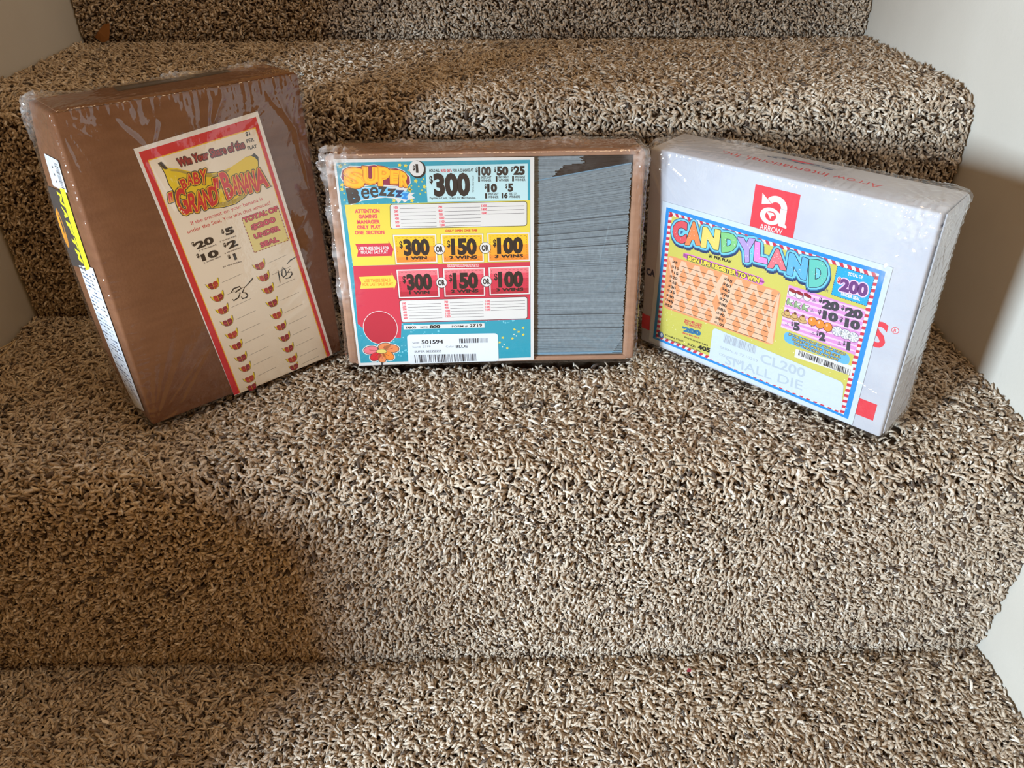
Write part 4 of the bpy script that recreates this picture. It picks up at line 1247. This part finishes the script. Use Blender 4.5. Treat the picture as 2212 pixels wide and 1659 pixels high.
def tray_package():
    key = 'middle'
    w, h, t = POSE[key][2]
    root = package('game_ticket_package', key, 'open brown cardboard tray of grey-blue tickets in clear film, teal and yellow card', 'package')
    board = noisy('tan_board', '94705a', 'a17b63', (40, 40, 160), 0.75, 0.15, 500.0, 0.25)
    bm = bmesh.new()
    e = 0.0012
    bm_box(bm, -w / 2 + .004, t - .003, .003, w / 2 - .004, t, h - .003, .0006, 1)             # back
    bm_box(bm, -w / 2, 0.0015, 0, -w / 2 + .0095, t, h, .003, 3)                                # rolled side walls
    bm_box(bm, w / 2 - .0095, 0.0015, 0, w / 2, t, h, .003, 3)
    bm_box(bm, -w / 2 + .006, 0.001, h - .0032, w / 2 - .006, t, h, e, 2)                       # top and bottom walls
    bm_box(bm, -w / 2 + .006, 0.0015, 0, w / 2 - .006, t, .0042, e, 2)
    from_bm('tray', bm, board, root, False)
    bm = bmesh.new()
    bm_box(bm, -w / 2 + .008, -0.0006, h - .0006, w / 2 - .004, t * .8, h + .0012, .0005, 2)
    o = from_bm('top_flap', bm, board, root)
    # the tickets stand edge-on, a fan of thin leaves with a gap under the top wall
    rr = np.random.default_rng(2)
    V, F, MI = [], [], []

    def leaf(x0, x1, za, zb, zc, zd, mi):
        """front edge from (x0, za..zb) on the left to (x1, zc..zd) on the right, in mm"""
        y = rr.uniform(2.6, 3.5) if mi != 1 else 4.2
        b = len(V)
        for yy in (y, 50.0):
            V.extend([(x0, yy, za), (x1, yy, zc), (x1, yy, zd), (x0, yy, zb)])
        F.extend([tuple(b + i for i in q) for q in ((0, 1, 2, 3), (7, 6, 5, 4), (3, 2, 6, 7), (0, 4, 5, 1), (1, 5, 6, 2), (0, 3, 7, 4))])
        MI.extend([mi] * 6)
    z, k = 5.0, 0
    fan = lambda z: z + 13.0 * max(0, (z - 45) / 112) ** 1.6
    while z < 156.5:
        p = 0.82
        mi = 1 if rr.random() < .03 else int(rr.choice([0, 0, 0, 3, 4]))
        if k in (1, 2) or z > 155.3:
            mi = 2
        x1 = 240.0 - (rr.uniform(0, 1.2) if z > 20 else 12 * (1 - z / 20) * (k % 2))
        leaf(161.5, x1, z, z + p - .06, fan(z), fan(z) + p + .03, mi)
        z += p; k += 1
    while z < 175.0:
        x1 = np.interp(z, [157, 163, 168, 169.5, 176], [177, 181, 186, 203, 199]) + rr.uniform(-3, 2)
        leaf(161.5, x1, z, z + .78, z, z + .78, int(rr.choice([0, 0, 3, 4])))
        z += 0.85
    # black leaves added in the empty gap above the fan, standing for its shade
    for k in range(24):
        z = 157.0 + k * .82
        x0 = np.interp(z, [157, 163, 168, 169.5, 176], [178, 182, 187, 204, 200]) + rr.uniform(-2, 2)
        za = max(z, fan(156.5) - 12.5 + (x0 - 161.5) / 78.5 * 12.8)
        leaf(x0, 239.0, za, za + .8, min(max(za, fan(156.5) + .9), 176.5), min(max(za, fan(156.5) + .9) + .8, 177.3), 5)
    V = (np.array(V) - np.array([w * 500, 0, 0])) / 1000
    mats = [noisy('ticket_edges', '6f7d85', '7d8b92', (300, 10, 300), 0.7), plain('ticket_gap', '59656c'), plain('ticket_blue', '6d90a6'), noisy('ticket_edges_light', '76848c', '85939a', (300, 10, 300), 0.7), noisy('ticket_edges_dark', '69777f', '76848b', (300, 10, 300), 0.7), plain('void_shade', '1d1c1e')]
    o = mesh_obj('ticket_stack', V, F, mats, MI, root)
    o['kind'] = 'stuff'
    o['label'] = 'grey-blue edges of stacked tickets'
    bee_card(root)
    shrink_wrap(key, root, 33, [(178, 168, 176, 20, 1.4, .8), (171, 158, 169, 60, 1.6, .55), (231, 165, 208, 62, 2.2, .78), (239, 140, 219, 62, 1.8, .64), (216, 60, 236, 92, 2.0, .9), (215, 10, 240, 40, 2.0, .7),
                                (60, 176, 66, 160, .9, .8), (70, 176, 75, 162, .9, .7), (0, 62, 24, 70, 1.2, 1.0), (0, 55, 22, 58, 1.2, .9), (2, 130, 16, 138, 2, .9)],
                [(0, 0, 172, 15, 2.2), (10, 8, 179, 16, 2.4), (0, 0, 135, 11, 2.0), (2, 0, 70, 10, 1.6), (0, 0, 100, 9, 1.4), (190, 34, 181, 24, 2.6), (120, 25, 180, 20, 1.8), (248, 0, 172, 11, 1.6), (60, 40, 180, 16, 2.0)], ripple=0.8)


def white_package():
    key = 'right'
    w, h, t = POSE[key][2]
    root = package('game_ticket_package', key, 'white carton with red logo in clear film, candy-coloured card on its front', 'package')
    board = noisy('white_board', 'b7bcc7', 'c1c5cd', (30, 30, 30), 0.6, 0.08, 400.0, 0.3)
    c = bulged_box(key, 'carton', root, board, 0.0)
    s = Sheet()
    s.poly([(95.2, 172.4), (130.8, 172.4), (130.4, 130), (94.8, 130)], 'arrow_red', 1)
    # the white a with an arrow tip and a bite of globe inside
    ring = lambda x, y, r0, r1, a0, a1: [(x + r1 * math.cos(a), y + r1 * math.sin(a)) for a in np.linspace(a0, a1, 20)] + [(x + r0 * math.cos(a), y + r0 * math.sin(a)) for a in np.linspace(a1, a0, 20)]
    s.poly([(117.4, 145.4), (124.2, 144.6), (124.2, 146.4), (122.6, 147.4), (122.6, 158.6), (117.4, 158.6)], 'white', 2)
    s.poly(ring(113.6, 158.4, 4.2, 9.0, 0, math.pi * .80), 'white', 2)
    s.poly([(101.6, 167.2), (102.2, 158.6), (109.8, 160.6)], 'white', 2)
    s.disc(110.4, 151.0, 8.4, 'white', 3, 6.6, 30)
    s.disc(110.6, 151.2, 4.4, 'arrow_red', 4, 3.8, 24)
    s.poly([(107.0, 153.6), (112.4, 154.0), (113.6, 152.2), (111.4, 151.4), (110.6, 148.6), (109.4, 151.0)], 'white', 5)
    s.text('ARROW', 103.2, 139.3, 121.6, 139.3, 4.4, 'white', 2, 0.01)
    s.text('CA', 2.4, 69.5, 11.7, 69.5, 6.2, 'navy', 1, 0.06)
    s.rect(0.6, 14, 9.4, 29.0, 'arrow_red', 1)
    s.rect(203.5, 12.7, 217.4, 27.8, 'arrow_red', 1)
    s.text('S', 200.5, 75.4, 211.5, 75.4, 20.5, 'arrow_red', 1, 0.03)
    s.disc(216.0, 92.3, 2.6, 'arrow_red', 1)
    s.disc(216.0, 92.3, 2.15, 'frost', 1.5)
    s.text('R', 215.0, 91.0, 217.1, 91.0, 2.6, 'arrow_red', 2, 0.02)
    absorb(c, s.build('front_print', on_face(key, 'front', 0.05), root))
    s = Sheet()
    s.text('Arrow International, Inc.', 176.6, 26.6, 50.6, 26.6, 8.2, 'arrow_red', 1, -0.004)
    s.disc(112, 37, 26, 'ash', 1, 3.0)
    s.disc(110, 37.5, 12, 'rose', 1.5, 1.4)
    for k in range(5):
        s.rect(84 + k * 11, 34 + (k % 2) * 2.5, 92 + k * 11, 35.4 + (k % 2) * 2.5, 'bluegrey', 2)
    absorb(c, s.build('top_print', on_face(key, 'top', 0.05), root))
    # the end flap stands a hair off the carton
    bm = bmesh.new()
    bm_box(bm, w / 2, 0.004, 0.002, w / 2 + 0.0009, t - 0.001, h - 0.001, 0.0004, 1)
    for v in bm.verts:
        v.co.x += 0.0014 * max(0, v.co.z / h) * max(0, 1 - v.co.y / t)
    from_bm('end_flap', bm, board, root)
    candy_card(root)
    shrink_wrap(key, root, 47, [(186, 144, 203, 140, 1.8, .48), (190, 151, 210, 146, 2.0, .54), (197, 158, 214, 154, 1.6, .43), (188, 164, 212, 160, 1.5, .41), (202, 146, 220, 142, 1.5, .41), (204, 168, 222, 163, 1.5, .42), (176, 172, 200, 168, 1.2, .34), (150, 176, 178, 172, 1.1, .32), (190, 137, 200, 135, 2.0, .55), (60, 173, 90, 169, 1.0, .3), (182, 148, 222, 168, 2.6, .72), (188, 139, 224, 157, 2.2, .62), (198, 131, 223, 147, 1.8, .5), (184, 158, 214, 173, 1.9, .55), (193, 132, 212, 148, 2.8, .8), (170, 166, 206, 177, 1.6, .45), (140, 172, 190, 178, 1.3, .38), (200, 116, 223, 125, 1.4, .4),
                                (150, 20, 220, 30, 1.0, .7), (160, 12, 222, 18, 1.0, .7), (190, 45, 224, 36, 1.0, .7), (0, 180, 34, 140, 1.4, 1.0), (6, 180, 44, 158, 1.2, .9), (0, 172, 24, 128, 1.2, .8), (90, 30, 120, 8, .9, .5)],
                [(0, 12, 182, 14, 1.6), (215, 0, 172, 18, 1.6), (198, 0, 134, 8, 1.6), (60, 44, 182, 24, 1.2)], base=1.9, ripple=1.15)


left_package()
tray_package()
white_package()


# ------------------------------------------------------------------ bits lying on the carpet
def bit(name, loc, verts, faces, mat, label, category, rotz=0.0, group=None):
    o = mesh_obj(name, verts, faces, mat)
    o.location = loc
    o.rotation_euler = (0, 0, rotz)
    o['label'] = label
    o['category'] = category
    return o


def plate(outline, thick):
    n = len(outline)
    v = [(x, y, z + thick) for x, y, z in outline] + [(x, y, z) for x, y, z in outline]
    f = [tuple(range(n)), tuple(range(2 * n - 1, n - 1, -1))] + [(i, n + i, n + (i + 1) % n, (i + 1) % n) for i in range(n)]
    return v, f


def thread(name, loc, pts, rad, color, label):
    V, F = [], []
    P = [np.array(p, float) for p in pts]
    # smooth the path
    for _ in range(2):
        Q = [P[0]]
        for a, b in zip(P, P[1:]):
            Q += [a * .75 + b * .25, a * .25 + b * .75]
        P = Q + [P[-1]]
    n, k = len(P), 6
    for i, p in enumerate(P):
        d = P[min(i + 1, n - 1)] - P[max(i - 1, 0)]
        d /= np.linalg.norm(d)
        u = np.cross(d, (0, 0, 1.0)); u /= np.linalg.norm(u) + 1e-9
        v = np.cross(d, u)
        for j in range(k):
            a = 2 * math.pi * j / k
            V.append(p + rad * (u * math.cos(a) + v * math.sin(a)))
    for i in range(n - 1):
        for j in range(k):
            F.append((i * k + j, i * k + (j + 1) % k, (i + 1) * k + (j + 1) % k, (i + 1) * k + j))
    F += [tuple(range(k))[::-1], tuple((n - 1) * k + j for j in range(k))]
    o = mesh_obj(name, V, F, plain(color[0], color[1], 0.7), parent=None, smooth=True)
    o.location = loc
    o['label'] = label
    o['category'] = 'thread'


mm = 0.001
v, f = plate([(-9 * mm, 0, 0), (-3 * mm, -2 * mm, 6 * mm), (5 * mm, -1 * mm, 13 * mm), (11 * mm, 0, 14 * mm), (9 * mm, -1 * mm, 5 * mm), (6 * mm, -2 * mm, -3 * mm), (-2 * mm, -2 * mm, -5 * mm)], 0.7 * mm)
bit('dry_leaf', (-0.4162, 0.2490, 0.2130), v, f, plain('dry_leaf_brown', '8a5c30', 0.7), 'small dry orange-brown leaf in the corner of the top step', 'leaf')
v, f = plate([(-4.5 * mm, 1.6 * mm, 1 * mm), (-1 * mm, -1.2 * mm, .4 * mm), (4.5 * mm, -1.4 * mm, 0), (4.0 * mm, .6 * mm, .3 * mm), (0, 1.0 * mm, .8 * mm)], 0.4 * mm)
bit('paper_scrap', (-0.3077, -0.3183, -0.2050), v, f, plain('scrap_white', 'efe6da', 0.7), 'tiny white scrap lying on the lowest step', 'scrap', -0.2)
v, f = plate([(-2 * mm, -1.2 * mm, 0), (1.6 * mm, -1.6 * mm, .5 * mm), (2.2 * mm, 1.0 * mm, 0), (-.6 * mm, 1.8 * mm, .6 * mm)], 0.8 * mm)
bit('red_fleck', (0.1811, -0.2814, -0.2055), v, f, plain('fleck_red', 'a03a48', 0.7), 'tiny red fleck on the lowest step under the white carton', 'fleck')
thread('loose_thread', (0.4114, -0.2740, -0.2030), [(-8 * mm, 1 * mm, 0), (-2 * mm, -1 * mm, 1 * mm), (4 * mm, 0, .5 * mm), (9 * mm, 2 * mm, 0)], 0.35 * mm, ('thread_pale', 'e0d8c8'), 'short pale thread at the back of the lowest step by the right wall')
thread('loose_thread', (-0.1976, -0.2690, -0.2030), [(-7 * mm, -1 * mm, 0), (-1 * mm, 1 * mm, 1 * mm), (5 * mm, .5 * mm, .5 * mm), (8 * mm, -2 * mm, 0)], 0.35 * mm, ('thread_pale', 'e0d8c8'), 'short pale thread at the back of the lowest step below the brown carton')
thread('loose_thread', (-0.4316, -0.0760, 0.0040), [(-12 * mm, 2 * mm, 0), (-4 * mm, 9 * mm, 2 * mm), (4 * mm, 10 * mm, 6 * mm), (7 * mm, 3 * mm, 9 * mm), (5 * mm, -8 * mm, 6 * mm), (0, -16 * mm, 3 * mm), (-6 * mm, -24 * mm, 1 * mm)], 0.7 * mm, ('thread_tan', 'b8a688'), 'looped tan carpet thread beside the left wall behind the brown carton')
